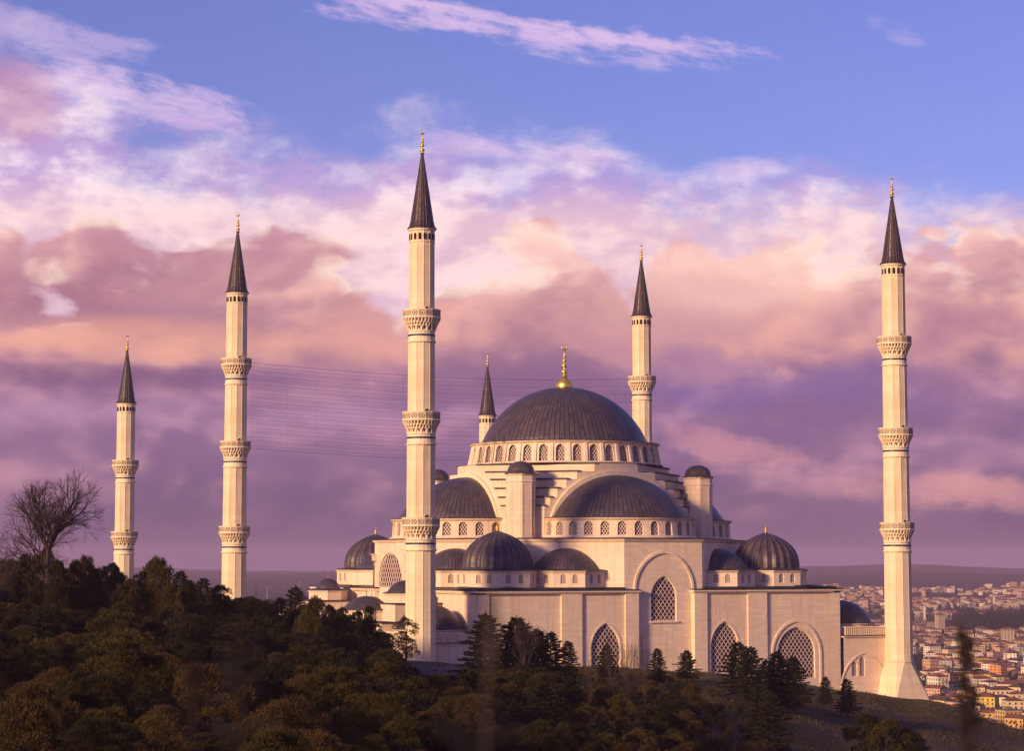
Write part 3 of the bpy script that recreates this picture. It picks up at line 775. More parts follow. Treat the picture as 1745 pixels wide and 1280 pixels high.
def minaret(x,y,dz,three,label,base=False):
    t=empty('minaret',(x,y,0),label,'minaret','six tall stone minarets of the mosque')
    B=[80.0-dz,59.6-dz]+([38.7] if three else [])
    zs=96.3-dz
    # shaft
    segs=[]; rads=[(2.52,2.55),(2.64,2.70),(2.80,2.86),(2.92,3.05)]
    tops=[zs-.3]+[b-6.6 for b in B]; bots=[b-1.4 for b in B]+[8.1]
    for k,(zt,zb) in enumerate(zip(tops,bots)):
        rt,rb=rads[k]; segs.append((zb,zt,rb,rt))
    mb=shaft_mb(segs)
    # flared foot: twelve sides turning into a square
    top=[(3.1*math.cos(PI/12+2*PI*i/12),3.1*math.sin(PI/12+2*PI*i/12),8.1) for i in range(12)]
    mb.lathe([(3.05,7.9),(3.35,8.0),(3.35,8.35),(3.05,8.45)],NS,(0,0),PI/NS,2*PI+PI/NS)
    S=4.9; ring=[]
    for i in range(12):
        a=PI/12+2*PI*i/12; q=1/max(abs(math.cos(a)),abs(math.sin(a))); q=min(q,1.25)
        ring.append((S*q*math.cos(a),S*q*math.sin(a),-1.5))
    cor=[(S*1.02,S*1.02,-1.5),(-S*1.02,S*1.02,-1.5),(-S*1.02,-S*1.02,-1.5),(S*1.02,-S*1.02,-1.5)]
    vs=top+cor
    fs=[]
    for c_,idx in enumerate(((0,1,2),(3,4,5),(6,7,8),(9,10,11))):
        i0,i1,i2=idx; nx=(i2+1)%12; C_=12+c_
        fs+= [(i0,C_,i1),(i1,C_,i2)]
        fs+= [(C_,12+(c_+1)%4,nx),(C_,nx,i2)]
    vs=[(x_,y_,z_) for x_,y_,z_ in vs]
    mb.add(vs,[tuple(reversed(f_)) for f_ in fs],0)
    so_=mb.build('shaft',[MARBLE],t)
    for k,b in enumerate(B):
        bo=put('balcony',BAL[k],t,(0,0,b))
        rs=[2.62,2.78,2.95][k]
        m2=MB(); m2.lathe([(rs+.10,b-4.95),(rs+.12,b-4.97),(rs+.12,b-5.30),(rs+.10,b-5.32)],NS*2); m2.build('blue_band',[BLUE],t)
        m2=MB(); m2.lathe([(rs+.06,b-4.55),(rs+.06,b-6.2),(rs+.28,b-6.25),(rs+.28,b-6.5),(rs+.02,b-6.65),(rs,b-6.65)],NS*2); m2.build('collar',[TRIM],t)
        # door on to the balcony
        a=R(-90); rs2=[2.55,2.70,2.86][k]
        m2=MB(); P=arch_pts(.62,.75,5); r_=rs2*math.cos(PI/NS)+.10
        m2.add([(x_,-r_,b-.15+zz) for x_,zz in [(-.62,-1.2)]+P+[(.62,-1.2)]],[tuple(range(len(P)+2))],0); 
        m2.tube([(x_,-r_-.04,b-.15+zz) for x_,zz in P],.07,n=4,mi=1)
        m2.build('door',[DARK,TRIM],t)
    # row of small openings and the eaves
    m2=MB(); r_=2.55
    nw=16
    for i in range(nw):
        a=2*PI*(i+.5)/nw; ca,sa=math.cos(a),math.sin(a); q=r_*math.cos(PI/NS)+.13
        P=[(-.25,0)]+[(x_,1.0+y_) for x_,y_ in arch_pts(.25,.35,3)]+[(.25,0)]
        m2.add([(q*ca-t_*sa,q*sa+t_*ca,zs-2.3+zz) for t_,zz in P],[tuple(range(len(P)))],0)
    m2.build('window_ring',[DARK],t)
    m2=MB(); m2.lathe([(2.53,zs-.5),(2.75,zs-.3),(2.75,zs-.12),(2.9,zs),(2.5,zs+.1)],NS*2); m2.lathe([(2.50,zs-2.8),(2.62,zs-2.75),(2.62,zs-2.6),(2.5,zs-2.55)],NS*2); m2.build('eaves',[TRIM],t)
    m2=MB(); m2.lathe([(2.98,zs),(2.98,zs+.12),(2.62,zs+.5),(2.35,zs+1.6),(1.45,zs+7.5),(.72,zs+12.2),(.26,zs+15.45)],24); m2.build('spire',[SPIRE],t)
    fo_=put('finial',FINM,t,(0,0,zs+15.35))
    return t
FINM=finial_mesh(4.95,.62).mesh('finial',[GOLD],True)
Y0=56.8
minaret(-57.5,-Y0,0,True,'tallest looking minaret, nearest the camera, standing left of the great dome')
minaret(57.5,-Y0,0,True,'minaret at the right end with a flared stone foot above the town')
minaret(-57.5,Y0,0,True,'minaret with three balconies whose foot is hidden by the wood, left of the tallest')
minaret(57.5,Y0,0,True,'minaret rising directly behind the right shoulder of the great dome')
minaret(-57.5,Y0+97.1,20.97,False,'short two balcony minaret at the far left beside the bare tree')
minaret(57.5,Y0+97.1,20.97,False,'distant minaret of which only the spire shows behind the left of the dome')
# ------------------------------------------------------------------ wires strung between two minarets
def wires():
    mb=MB()
    for k in range(30):
        z=79.0-k*0.72-(.3 if k%3 else 0)
        P=[]
        for i in range(13):
            q=i/12; P.append((-57.5+2.9+q*(115-5.8),Y0-2.2,z-1.7*math.sin(PI*q)-.0*k))
        mb.tube(P,.022 if k not in (0,29) else .036,n=3)
    for k in range(28):
        if k%2: continue
        q=(k+.5)/28; x=-54.6+q*109.2; s_=1.7*math.sin(PI*q)
        mb.tube([(x,Y0-2.2,79-s_),(x,Y0-2.2,79-29*.72-.3-s_)],.012,n=3)
    o=mb.build('wire_net',[LINE])
    tag(o,'net of thin dark wires strung between two minarets behind the dome','wires')
LINE=flat('wire',(.05,.03,.05),.7)
wires()
# ------------------------------------------------------------------ terrain
COLS=[-2600,-800,0,200,350,520,700,850,1000,1200,1330,1450,1560,1745,2100,3200]
TAB=[ # distance, ground height relative to the eye for each bearing
(2,   [-1.9]*16),
(25,  [-7]*16),
(70,  [-18]*16),
(130, [-14,-15,-18,-19,-19.5,-21,-23,-25,-27,-29,-31,-33,-35,-37,-38,-38]),
(200, [-11,-13,-17,-17.5,-18.5,-20,-22,-23.5,-25,-28,-31,-33,-35,-38,-42,-45]),
(260, [-8,-10,-14,-15.5,-16.5,-18,-20.5,-22.5,-24,-26,-29.5,-32,-34,-38,-43,-48]),
(320, [-6,-7,-10.5,-12.5,-13.5,-15.5,-19.5,-21.5,-22,-23.5,-27,-30,-32,-36,-43,-50]),
(380, [-6,-7,-10.5,-12,-12.5,-15,-18.7,-20.3,-20,-21.3,-24.3,-27.3,-30,-35,-44,-54]),
(415, [-7,-8,-11,-12.5,-13.5,-16,-19.0,-20.4,-20.2,-21.3,-24.0,-26.6,-29.5,-34.2,-44,-56]),
(445, [-8,-9,-12,-13.5,-15,-17,-21,-22,-22,-23.6,-25,-26.5,-29.2,-34,-45,-58]),
(478, [-10,-11,-14,-15,-16,-18,-23,-24,-25,-26,-27,-28.5,-29.8,-36,-50,-65]),
(560, [-16,-18,-20,-20,-20,-22,-24,-26,-28,-29,-30,-32,-36,-47,-66,-88]),
(800, [-40,-50,-50,-50,-50,-55,-60,-60,-60,-62,-66,-70,-74,-80,-96,-106]),
(1150,[-70]*8+[-98]*8),
(1500,[-90]*8+[-107]*8),
(2100,[-100]*8+[-113]*8),
(3000,[-105]*8+[-114]*8),
(4000,[-98]*8+[-104]*8),
(5200,[-85]*8+[-86]*8),
(6500,[-74]*8+[-72]*8),
(8000,[-62]*8+[-56]*8),
(9500,[-50,-44,-40,-38,-40,-46,-44,-42,-46,-52,-48,-44,-40,-38,-44,-44]),
(10500,[-58,-40,-20,-14,-24,-34,-30,-34,-38,-46,-42,-30,-22,-26,-34,-34]),
(14000,[-110]*16)]
TAZ=[math.atan((c-872.5)/F) for c in COLS]
TLD=[math.log(r[0]) for r in TAB]; TZ_=np.array([r[1] for r in TAB],dtype=float)
def bearing(x,y):
    dx,dy=x-CX,y-CY; c,s_=math.cos(YAW),math.sin(YAW)
    r=dx*c-dy*s_; f_=dx*s_+dy*c
    return math.atan2(r,f_),math.hypot(r,f_)
def place(az,d):
    r=d*math.sin(az); f_=d*math.cos(az); c,s_=math.cos(YAW),math.sin(YAW)
    return CX+r*c+f_*s_, CY-r*s_+f_*c
def pxaz(px): return math.atan((px-872.5)/F)
def interp(v,xs):
    v=min(max(v,xs[0]),xs[-1])
    for i in range(len(xs)-1):
        if v<=xs[i+1]:
            t=(v-xs[i])/(xs[i+1]-xs[i]); return i,t
    return len(xs)-2,1.0
def ground_z(x,y):
    az,d=bearing(x,y); d=max(d,2.0)
    i,t=interp(math.log(d),TLD); j,u=interp(az,TAZ); u=u*u*(3-2*u)
    def cr(row): return row[j]*(1-u)+row[j+1]*u
    a,b=cr(TZ_[i]),cr(TZ_[i+1])
    # monotone cubic-ish easing between distances
    z=a*(1-t)+b*t
    if d>10: 
        amp=min(.6,.002*d) if d<1000 else min(9,.0035*d)
        sc_=1/28 if d<1000 else 1/420
        if d>7800: z+=34*noise.noise((x/1700,y/1700,6.))+12*noise.noise((x/500,y/500,6.))
        z+=amp*(noise.noise((x*sc_,y*sc_,.3))+.5*noise.noise((x*sc_*2.3,y*sc_*2.3,1.3)))*(1 if d<380 or d>560 else .4)
        if d<1000: z+=.22*noise.noise((x*.3,y*.3,5.))*min(1,d/100)
    if 2400<d<4400 and az>pxaz(1600):   # wooded ridge beyond the near town
        k=min(1,(az-pxaz(1600))/.012); z+=17*k*math.exp(-((d-3450)/420)**2)
    return z+CZ
def soil():
    m,nt,b=newmat('hill_ground',.95,0,.1)
    tc=nt.nodes.new('ShaderNodeTexCoord'); o=tc.outputs['Object']
    n1=nz(nt,o,.035,6,.65); n2=nz(nt,o,.35,8,.7); n3=nz(nt,o,2.5,6,.7)
    col=mixc(nt,smooth(n1+n2*.3,.55,.75),(.085,.060,.026,1),(.100,.060,.044,1))
    col=mixc(nt,smooth(n2,.5,.65)*.8,col,(.062,.054,.018,1))
    col=mixc(nt,smooth(n1,.52,.60)*smooth(n3,.42,.62)*.7,col,(.17,.12,.11,1))
    sp=nz(nt,o,1.3,3,.5); col=mixc(nt,smooth(sp,.70,.74),col,(.22,.16,.15,1))
    nt.links.new(col,b.inputs['Base Color'])
    bp=nt.nodes.new('ShaderNodeBump'); bp.inputs['Strength'].default_value=1.0; bp.inputs['Distance'].default_value=.5
    nt.links.new((n3*.5+n2).k,bp.inputs['Height']); nt.links.new(bp.outputs[0],b.inputs['Normal']); return m
def farsoil():
    m,nt,b=newmat('far_ground',.95,0,.1)
    tc=nt.nodes.new('ShaderNodeTexCoord'); o=tc.outputs['Object']
    n1=nz(nt,o,.004,6,.65); n2=nz(nt,o,.03,6,.7)
    col=mixc(nt,smooth(n2,.40,.62),(.026,.022,.020,1),(.075,.050,.042,1))
    col=mixc(nt,smooth(n1,.45,.6)*.6,col,(.030,.028,.024,1))
    pz=nt.nodes.new('ShaderNodeSeparateXYZ'); nt.links.new(o,pz.inputs[0])
    col=mixc(nt,smooth(E(nt,pz.outputs[1]),6000,8500)*.8,col,(.105,.080,.080,1))   # far hills paled in colour to imitate distance haze
    nt.links.new(col,b.inputs['Base Color']); return m
SOIL=soil(); FARSOIL=farsoil()
def terrain():
    azs=[-PI+i*PI/18 for i in range(0,36)]
    azs=[a for a in azs if abs(a)>R(24)]+[R(-22+.25*i) for i in range(177)]
    azs=sorted(azs); ds=[]; d=2.0
    while d<13600:
        ds.append(d); d*= 1.035 if 90<d<620 else (1.05 if d<12000 else 1.2)
    ds.append(14000)
    v=[];f=[];mi=[]; n=len(azs)
    for d in ds:
        for a in azs:
            x,y=place(a,d); v.append((x,y,ground_z(x,y)))
    v.append((CX,CY,CZ-2.0)); c=len(v)-1
    for j in range(n): f.append((c,j,(j+1)%n)); mi.append(0)
    for i in range(len(ds)-1):
        for j in range(n):
            k=(j+1)%n; f.append((i*n+j,(i+1)*n+j,(i+1)*n+k,i*n+k)); mi.append(0 if ds[i]<620 else 1)
    me=bpy.data.meshes.new('ground'); me.from_pydata(v,[],f); me.materials.append(SOIL); me.materials.append(FARSOIL)
    me.polygons.foreach_set('material_index',mi); me.polygons.foreach_set('use_smooth',[True]*len(f)); me.update()
    o=bpy.data.objects.new('ground',me); COL.objects.link(o); o['kind']='structure'; return o
terrain()
# ------------------------------------------------------------------ vegetation
def leafmat(name,c1,c2,c3,sub=.0):
    m,nt,b=newmat(name,.8,0,.12)
    tc=nt.nodes.new('ShaderNodeTexCoord'); oi=nt.nodes.new('ShaderNodeObjectInfo')
    n=nz(nt,tc.outputs['Object'],.55,4,.6)
    col=mixc(nt,smooth(n,.35,.65),c1+(1,),c2+(1,))
    col=mixc(nt,E(nt,oi.outputs['Random'])*.75,col,c3+(1,))
    g=nt.nodes.new('ShaderNodeNewGeometry'); wn=E(nt,g.outputs['Random Per Island'])
    col=mixc(nt,wn*.55,col,tuple(v*.45 for v in c1)+(1,))
    nt.links.new(col,b.inputs['Base Color']); return m
PINE=leafmat('pine_needles',(.013,.018,.007),(.033,.032,.010),(.046,.034,.011))
PINEB=leafmat('olive_pine_needles',(.050,.041,.011),(.098,.064,.015),(.034,.031,.010))
CED=leafmat('cedar_needles',(.014,.020,.012),(.022,.026,.016),(.030,.026,.014))
BRUSH=leafmat('dry_leaves',(.074,.044,.016),(.050,.034,.013),(.090,.052,.018))
BARK=flat('bark',(.040,.026,.022),.9,var=.3,scale=3)
TWIG=flat('bare_twigs',(.050,.030,.030),.9,var=.2,scale=2)
rnd=random.Random(11)
def rv(r=rnd):
    while True:
        v=Vector((r.uniform(-1,1),r.uniform(-1,1),r.uniform(-1,1)))
        if .05<v.length<1: return v
def leaf(vs,fs,p,n,sz,r,asp=2.2):
    a=n.cross(rv(r)).normalized(); b=n.cross(a).normalized(); L=sz*r.uniform(.6,1.3); w=L/asp
    o=len(vs); vs+= [p-a*w*.5,p+n*L*.35+b*w*.2,p+a*w*.5,p+n*L]
    fs.append((o,o+1,o+2,o+3)) if False else fs.extend([(o,o+1,o+3),(o+1,o+2,o+3)])
def crown_mesh(seed,H,Wd,nclump,nleaf,mat,kind='pine',sz=.42):
    r=random.Random(seed); vs=[];fs=[]
    base=H*(.28 if kind=='pine' else .18)
    cl=[]
    for i in range(nclump):
        t=r.random(); a=r.uniform(0,2*PI)
        if kind=='pine':
            z=base+(H-base)*(t**.75); k=math.sin(PI*min(1,.18+.80*(z-base)/(H-base)))**.55
        else:
            z=base+(H-base)*t; k=math.sin(PI*min(1,.10+.88*(z-base)/(H-base)))**.7
        rad=Wd*.5*k*(r.uniform(.3,1.0) if r.random()<.85 else r.uniform(1.0,1.22))*(1+.22*math.sin(a*3+seed)+.12*math.sin(a*5+seed*2))
        cl.append((Vector((rad*math.cos(a),rad*math.sin(a),z)),Wd*r.uniform(.05,.145)))
    ctr=Vector((0,0,base+(H-base)*.4))
    for c,cr in cl:
        out=(c-ctr).normalized()
        for k in range(nleaf):
            q=rv(r).normalized(); q=(q+out*.35+Vector((0,0,.35))).normalized()
            p=c+Vector((q.x*cr,q.y*cr,q.z*cr*.8))*r.uniform(.65,1.05)
            n=(q*.8+Vector((0,0,.5))+rv(r)*.5).normalized()
            leaf(vs,fs,p,n,sz,r)
    me=bpy.data.meshes.new('crown'); me.from_pydata([tuple(v) for v in vs],[],fs); me.materials.append(mat); me.update()
    mb=MB(); 
    mb.tube([(0,0,-1.2),(r.uniform(-.1,.1),r.uniform(-.1,.1),H*.3),(r.uniform(-.3,.3),r.uniform(-.3,.3),H*.82)],.028*H,.008*H,6)
    for c,cr in cl[::3]:
        z=max(H*.16,c.z*.62); mb.tube([(0,0,z),(c.x*.5,c.y*.5,(z+c.z)*.5),tuple(c)],.010*H,.003*H,4)
    return me,mb.mesh('trunk',[BARK])
def conifer_mesh(seed,H,Wd,mat,nb=80,droop=.10,sz=.34,dens=1.0):
    r=random.Random(seed); vs=[];fs=[]
    mb=MB(); mb.tube([(0,0,-1),(0,0,H*.5),(0,0,H)],.020*H,.003*H,6)
    for i in range(nb):
        t=(i+.5)/nb; z=H*(.10+.88*t); L=Wd*.56*(1-t)**.68*r.uniform(.55,1.2)+.12
        if t<.12: L*=.8
        a=i*2.399+r.uniform(-.3,.3); d=Vector((math.cos(a),math.sin(a),0)); s_=Vector((-d.y,d.x,0))
        up=.35-droop*3*(1-t)
        mb.tube([(0,0,z),tuple(Vector((0,0,z))+d*L*.95+Vector((0,0,L*up*.8)))],.008*H*(1-t)+.02,.012,3)
        m=int((10+L*16)*dens)
        for k in range(m):
            u=r.uniform(.12,1); w=(1-u)*.32*L+.10
            p=Vector((0,0,z))+d*L*u+s_*r.uniform(-w,w)+Vector((0,0,L*up*u-.10*L*u*u+r.uniform(-.08,.10)))
            n=(d*.9+s_*r.uniform(-.8,.8)+Vector((0,0,r.uniform(-.1,.5)))).normalized()
            leaf(vs,fs,p,n,sz,r,2.6)
    for k in range(14): leaf(vs,fs,Vector((0,0,H*(.9+.1*r.random()))),Vector((r.uniform(-.4,.4),r.uniform(-.4,.4),1)).normalized(),sz,r,2.6)
    me=bpy.data.meshes.new('crown'); me.from_pydata([tuple(v) for v in vs],[],fs); me.materials.append(mat); me.update()
    return me,mb.mesh('trunk',[BARK])
def bare_tree_mesh(seed,H,spread=.55,depth=6,r0=None,upb=.5,fork=.42):
    r=random.Random(seed); tw=MB(); tk=MB()
    def grow(p,d,L,rad,lev):
        n=3; pts=[p]; dd=d.copy(); q=p.copy()
        for i in range(n):
            dd=(dd+rv(r)*(.16 if lev else .03)+Vector((0,0,.04*upb))).normalized(); q=q+dd*L/n; pts.append(q.copy())
        (tk if lev<2 else tw).tube(pts,rad,rad*.68,6 if lev<2 else (4 if lev<4 else 3))
        if lev>=depth: return
        k=5 if lev==0 else (4 if depth>6 and lev<2 else (3 if lev<depth-1 else 4))
        ph=r.uniform(0,2*PI); a_=dd.cross(Vector((.3,.2,.1))).normalized(); b_=dd.cross(a_)
        for i in range(k):
            th=R(60)*spread*r.uniform(.45,1.05)*(.35 if i==0 else 1); az_=ph+2*PI*i/max(1,k-1)+r.uniform(-.4,.4)
            nd=(dd*math.cos(th)+(a_*math.cos(az_)+b_*math.sin(az_))*math.sin(th)).normalized()
            bpt=pts[-1] if (i<2 or lev==0 and i<3) else pts[-2]
            grow(bpt,nd,(L if lev else (1-fork)*H*.27)*r.uniform(.68,.90),rad*(.56 if i else .72),lev+1)
    grow(Vector((0,0,-1.0)),Vector((.03,.02,1)),H*fork,r0 or .018*H,0)
    return tk.mesh('trunk',[TWIG]),tw.mesh('twigs',[TWIG])
def shrub_mesh(seed,H,Wd,n,mat,sz=.22):
    r=random.Random(seed); vs=[];fs=[]; mb=MB()
    for i in range(26):
        a=r.uniform(0,2*PI); b_=r.uniform(.1,.9); tip=Vector((math.cos(a)*Wd*.5*b_,math.sin(a)*Wd*.5*b_,H*r.uniform(.5,1)*(1-.4*b_)))
        mb.tube([(tip.x*.15,tip.y*.15,-.3),tuple(tip*.5+rv(r)*.08*H),tuple(tip)],.03,.010,3)
        for k in range(n//26):
            u=r.uniform(.25,1.05); p=tip*u+rv(r)*.13*Wd; leaf(vs,fs,p,(rv(r)+Vector((0,0,.6))).normalized(),sz,r,1.7)
    me=bpy.data.meshes.new('foliage'); me.from_pydata([tuple(v) for v in vs],[],fs); me.materials.append(mat); me.update()
    return me,mb.mesh('stems',[TWIG])
PINES=[crown_mesh(20+i,8.0,[7.6,6.6,8.4,7.0,6.2,7.8][i],[84,72,92,80,66,88][i],105,[PINE,PINE,PINEB,PINE,PINEB,PINE][i]) for i in range(6)]
OAKS=[crown_mesh(60+i,6.5,6.6,90,95,[PINEB,BRUSH,PINE][i],'broad',.36) for i in range(3)]
NEARC=[crown_mesh(120+i,8.0,[7.4,6.8,8.2][i],[96,84,100][i],330,[PINE,PINEB,BRUSH][i],['pine','broad','broad'][i],.21) for i in range(3)]
CEDARS=[conifer_mesh(40+i,8.0,[6.4,5.0,7.4,5.6][i],CED,[96,84,104,84][i],.10,.46,1.9) for i in range(4)]
SHRUBS=[shrub_mesh(80+i,2.6,3.4,1500,[BRUSH,BRUSH,PINEB][i],.24) for i in range(3)]
def tree(kind,x,y,s,label,cat,group,names=('crown','trunk'),rz=None,zoff=0,squash=1.0):
    near_=math.hypot(x-CX,y-CY)<235 and kind in ('pine_tree','broadleaf_tree','evergreen_bush') and not isinstance(s,tuple)
    lib={'pine_tree':PINES,'broadleaf_tree':OAKS[:3],'evergreen_bush':OAKS[:3]+PINES[1:4],'cedar_tree':CEDARS,'shrub':SHRUBS}[kind]
    if near_: lib=NEARC
    a,b=lib[rnd.randrange(len(lib))] if not isinstance(s,tuple) else lib[s[1]]
    if isinstance(s,tuple): s=s[0]
    e=empty(kind,(x,y,ground_z(x,y)+zoff),label,cat,group,rnd.uniform(0,2*PI) if rz is None else rz)
    if s>1.15 and kind=='pine_tree': squash=s/1.0; e.scale=(s*.72,s*.72,s)
    else: e.scale=(s,s,s*squash)
    put(names[0],a,e); put(names[1],b,e); return e
# skyline of the wood in the photograph: (x, row) pairs, in units of its width
SKY=[(-400,960),(0,965),(25,940),(60,922),(95,938),(115,975),(140,952),(165,950),(190,966),(225,985),(250,962),(285,965),(305,985),(330,1005),(350,992),(400,1008),(440,1004),(500,1020),(530,1030),(558,1014),(580,1040),(600,1046),(622,1028),(645,1042),(665,1056),(680,1088),(695,1132),(760,1150),(785,1140),(800,1128),(850,1122),(885,1128),(960,1135),(1000,1142),(1080,1142),(1200,1155),(1320,1175),(1460,1190),(1560,1215),(1700,1400),(2600,1500)]
def sky_row(px):
    for (x0,y0),(x1,y1) in zip(SKY,SKY[1:]):
        if x0<=px<=x1: return y0+(y1-y0)*(px-x0)/(x1-x0)
    return 1500
def zone(px,row):
    if row<1070:
        a='along the top of the wood'
        b='near the left edge' if px<170 else ('below the short left minaret' if px<300 else ('in front of the second minaret' if px<470 else 'beside the tallest minaret'))
    else:
        a='low in the wood' if row>1190 else 'in the middle of the wood'
        b='at the far left' if px<200 else ('left of centre' if px<480 else ('below the tallest minaret' if px<780 else 'in front of the mosque wall'))
    return a+' '+b
def scatter_wood():
    placed=[]; cnt={'pine_tree':0,'broadleaf_tree':0,'evergreen_bush':0}
    cand=[]
    r=random.Random(5)
    for i in range(14000):
        d=math.sqrt(r.uniform(105**2,400**2)); px=r.uniform(-260,1290)
        if px>960 and d>330: continue
        if px>1180 and d>185: continue
        if px>1000 and d>250 and r.random()<.5: continue
        cand.append((d,px,r.random(),r.random()))
    q=-180.0
    while q<676:      # trees standing along the crest, against the sky
        d=r.uniform(312,345) if q<560 else r.uniform(345,375); x,y=place(pxaz(q),d); gz=ground_z(x,y)-CZ
        lim=max(sky_row(q),sky_row(q-16),sky_row(q+16)-4)+r.choice([0,0,3,6,12,20]); s=((958-lim)/F*d-gz)/8.0
        kind='pine_tree' if r.random()<.75 else 'broadleaf_tree'
        if s>.25:
            z=zone(q,lim); nm='dark green pine' if kind=='pine_tree' else 'bushy olive brown tree'
            e_=tree(kind,x,y,s,f'{nm} {z}','tree',f'{nm}s {z}'); k_=min(s,(.60 if q<480 else .42)+.1*r.random()); e_.scale=(k_,k_,s)
            placed.append((x,y,3.2)); cnt[kind]+=1
        q+=r.uniform(13,27)
    cand.sort(key=lambda c:-c[0] if c[0]>300 else -c[0])
    for d,px,u,v in cand:
        if 690<px<800 and 300<d<410: continue
        x,y=place(pxaz(px),d)
        s=(.50+.50*u)*(1.0+.35*max(0,min(1,(300-d)/110)))
        sp=5.9*s+.7
        if any((x-a)**2+(y-b)**2<(.5*(sp+c))**2 for a,b,c in placed): continue
        gz=ground_z(x,y)-CZ; top=gz+8.0*s; row=958-F*top/d; lim=max(sky_row(px),sky_row(px-22),sky_row(px+22)) if d>280 else sky_row(px)
        if row<lim+4:
            s=(F and ((958-(lim+4))/F*d-gz)/8.0)
            if s<.38: continue
            row=lim+4
        kind='pine_tree' if v<.66 else 'broadleaf_tree'
        if px>960 and v<.8: kind='broadleaf_tree'; s=min(s,.75)
        if cnt[kind]>=296 or (v>.9 and cnt['evergreen_bush']<290): kind='evergreen_bush'
        if cnt[kind]>=296: continue
        placed.append((x,y,sp)); cnt[kind]+=1
        z=zone(px,row)
        if r.random()<.07 and d>235 and row<1150+999:
            e_=tree('cedar_tree',x,y,min(s*1.15,1.1),'pointed conifer '+z,'tree','pointed conifers '+z); continue
        nm={'pine_tree':'dark green pine','broadleaf_tree':'bushy olive brown tree','evergreen_bush':'rounded evergreen bush'}[kind]
        tree(kind,x,y,s,f'{nm} {z}','bush' if kind=='evergreen_bush' else 'tree',f'{nm}s {z}')
    return cnt
WC=scatter_wood(); print('WOOD',WC)
def undergrowth():
    r=random.Random(19); vs=[];fs=[]
    for i in range(34000):
        d=math.sqrt(r.uniform(100**2,405**2)); px=r.uniform(-300,1000 if d>260 else 1330)
        if 690<px<800 and 345<d<410: continue
        x,y=place(pxaz(px),d); z=ground_z(x,y); h=.3+1.3*max(0,noise.noise((x*.15,y*.15,3.)))
        for k in range(3): leaf(vs,fs,Vector((x+r.uniform(-.5,.5),y+r.uniform(-.5,.5),z+r.uniform(-.05,h))),(rv(r)+Vector((0,0,.8))).normalized(),r.uniform(.35,.75),r,1.6)
    me=bpy.data.meshes.new('undergrowth'); me.from_pydata([tuple(v) for v in vs],[],fs); me.materials.append(BRUSH); me.update()
    o=bpy.data.objects.new('undergrowth',me); COL.objects.link(o); tag(o,'dark tangled undergrowth covering the ground between the trees','undergrowth',kind='stuff')
undergrowth()
def at_row(px,row,dmin=150,dmax=470):
    """walk towards the camera from dmax and return the first visible ground point seen at that row"""
    az=pxaz(px); d=dmax; best=None
    while d>dmin:
        x,y=place(az,d); r_=958-F*(ground_z(x,y)-CZ)/d
        if r_>=row: return x,y,d
        d-=2
    x,y=place(az,dmin); return x,y,dmin
def stand(kind,px,top,base,label,cat='tree',group=None,var=None,hbase=8.0,d=None,names=('crown','trunk')):
    if d is None: x,y,d=at_row(px,base)
    else: x,y=place(pxaz(px),d)
    h=(958-top)/F*d-(ground_z(x,y)-CZ)
    s=h/hbase
    e=tree(kind,x,y,s if var is None else (s,var),label,cat,group,names); return e
CEDLIST=[(828,1046,1185,0,'largest dark cedar at the left in front of the mosque wall',.0),
 (880,1052,1185,2,'broad cedar right of the largest one, under the wall arch',.0),
 (915,1072,1180,1,'slim cedar with a drooping top near the half hidden wall arch',.0),
 (938,1077,1175,3,'narrow cedar just left of the lone pointed cedar by the wall',.0),
 (967,1092,1165,1,'lone pointed cedar left of the first visible lattice window',.0),
 (1032,1098,1160,3,'cedar growing in front of the left lattice window of the front wall',.0),
 (1118,1104,1165,1,'small cedar on the crest below the tall central window',.0),
 (1168,1107,1160,2,'squat spreading cedar on the crest right of the central window',.0),
 (1255,1093,1190,0,'cedar covering the foot of the window right of the centre bay',.0),
 (1277,1101,1205,1,'dark narrow cedar between the two right lattice windows',.0),
 (1303,1122,1205,3,'lower cedar at the left of the big arched window',.0),
 (1321,1108,1210,1,'pointed cedar overlapping the left edge of the big arched window',.0),
 (1347,1117,1212,0,'bushy cedar in front of the big arched window',.0),
 (1402,1150,1200,1,'small pointed cedar on the slope right of the big arched window',.0),
 (1438,1153,1215,3,'small cedar standing nearest to the right end of the wall',.0),
 (1292,1165,1275,1,'tall dark cedar low on the slope before the right windows',.0),
 (1312,1178,1285,3,'dark cedar low on the slope, right of the tall one',.0),
 (310,974,1060,1,'thin conifer tip above the wood beside the second minaret',.0),
 (349,986,1060,1,'thin conifer tip left of the foot of the second minaret',.0),
 (505,1000,1080,3,'thin conifer sticking out of the wood before the courtyard domes',.0),
 (925,1165,1290,2,'drooping olive conifer low among the trees below the wall',.0)]
for px,top,base,v,lab,_ in CEDLIST:
    stand('cedar_tree',px,top,base,lab,'tree','cedars and other conifers in front of the mosque',v)
# lone small tree before the tallest minaret
def lollipop():
    a=crown_mesh(99,8.0,5.0,52,80,PINEB,'broad',.34)
    return a
OAKS.append(lollipop())
x_,y_=place(pxaz(694),393)
e=empty('broadleaf_tree',(x_,y_,ground_z(x_,y_)),'small lone tree with a clear stem in front of the foot of the tallest minaret','tree'); e.scale=(1.02,)*3
put('crown',OAKS[-1][0],e); put('trunk',OAKS[-1][1],e)
# pines and bushes by hand
for px,top,base,v,lab in (    (1470,1216,1300,1,'dark rounded bush on the grassy slope at the lower right'),
    (1503,1226,1310,4,'lower dark bush touching the rounded one at the lower right'),(1540,1243,1320,3,'small dark bush at the right end of the bush group')):
    stand('pine_tree',px,top,base,lab,'tree' if px<1400 else 'bush',None,v)
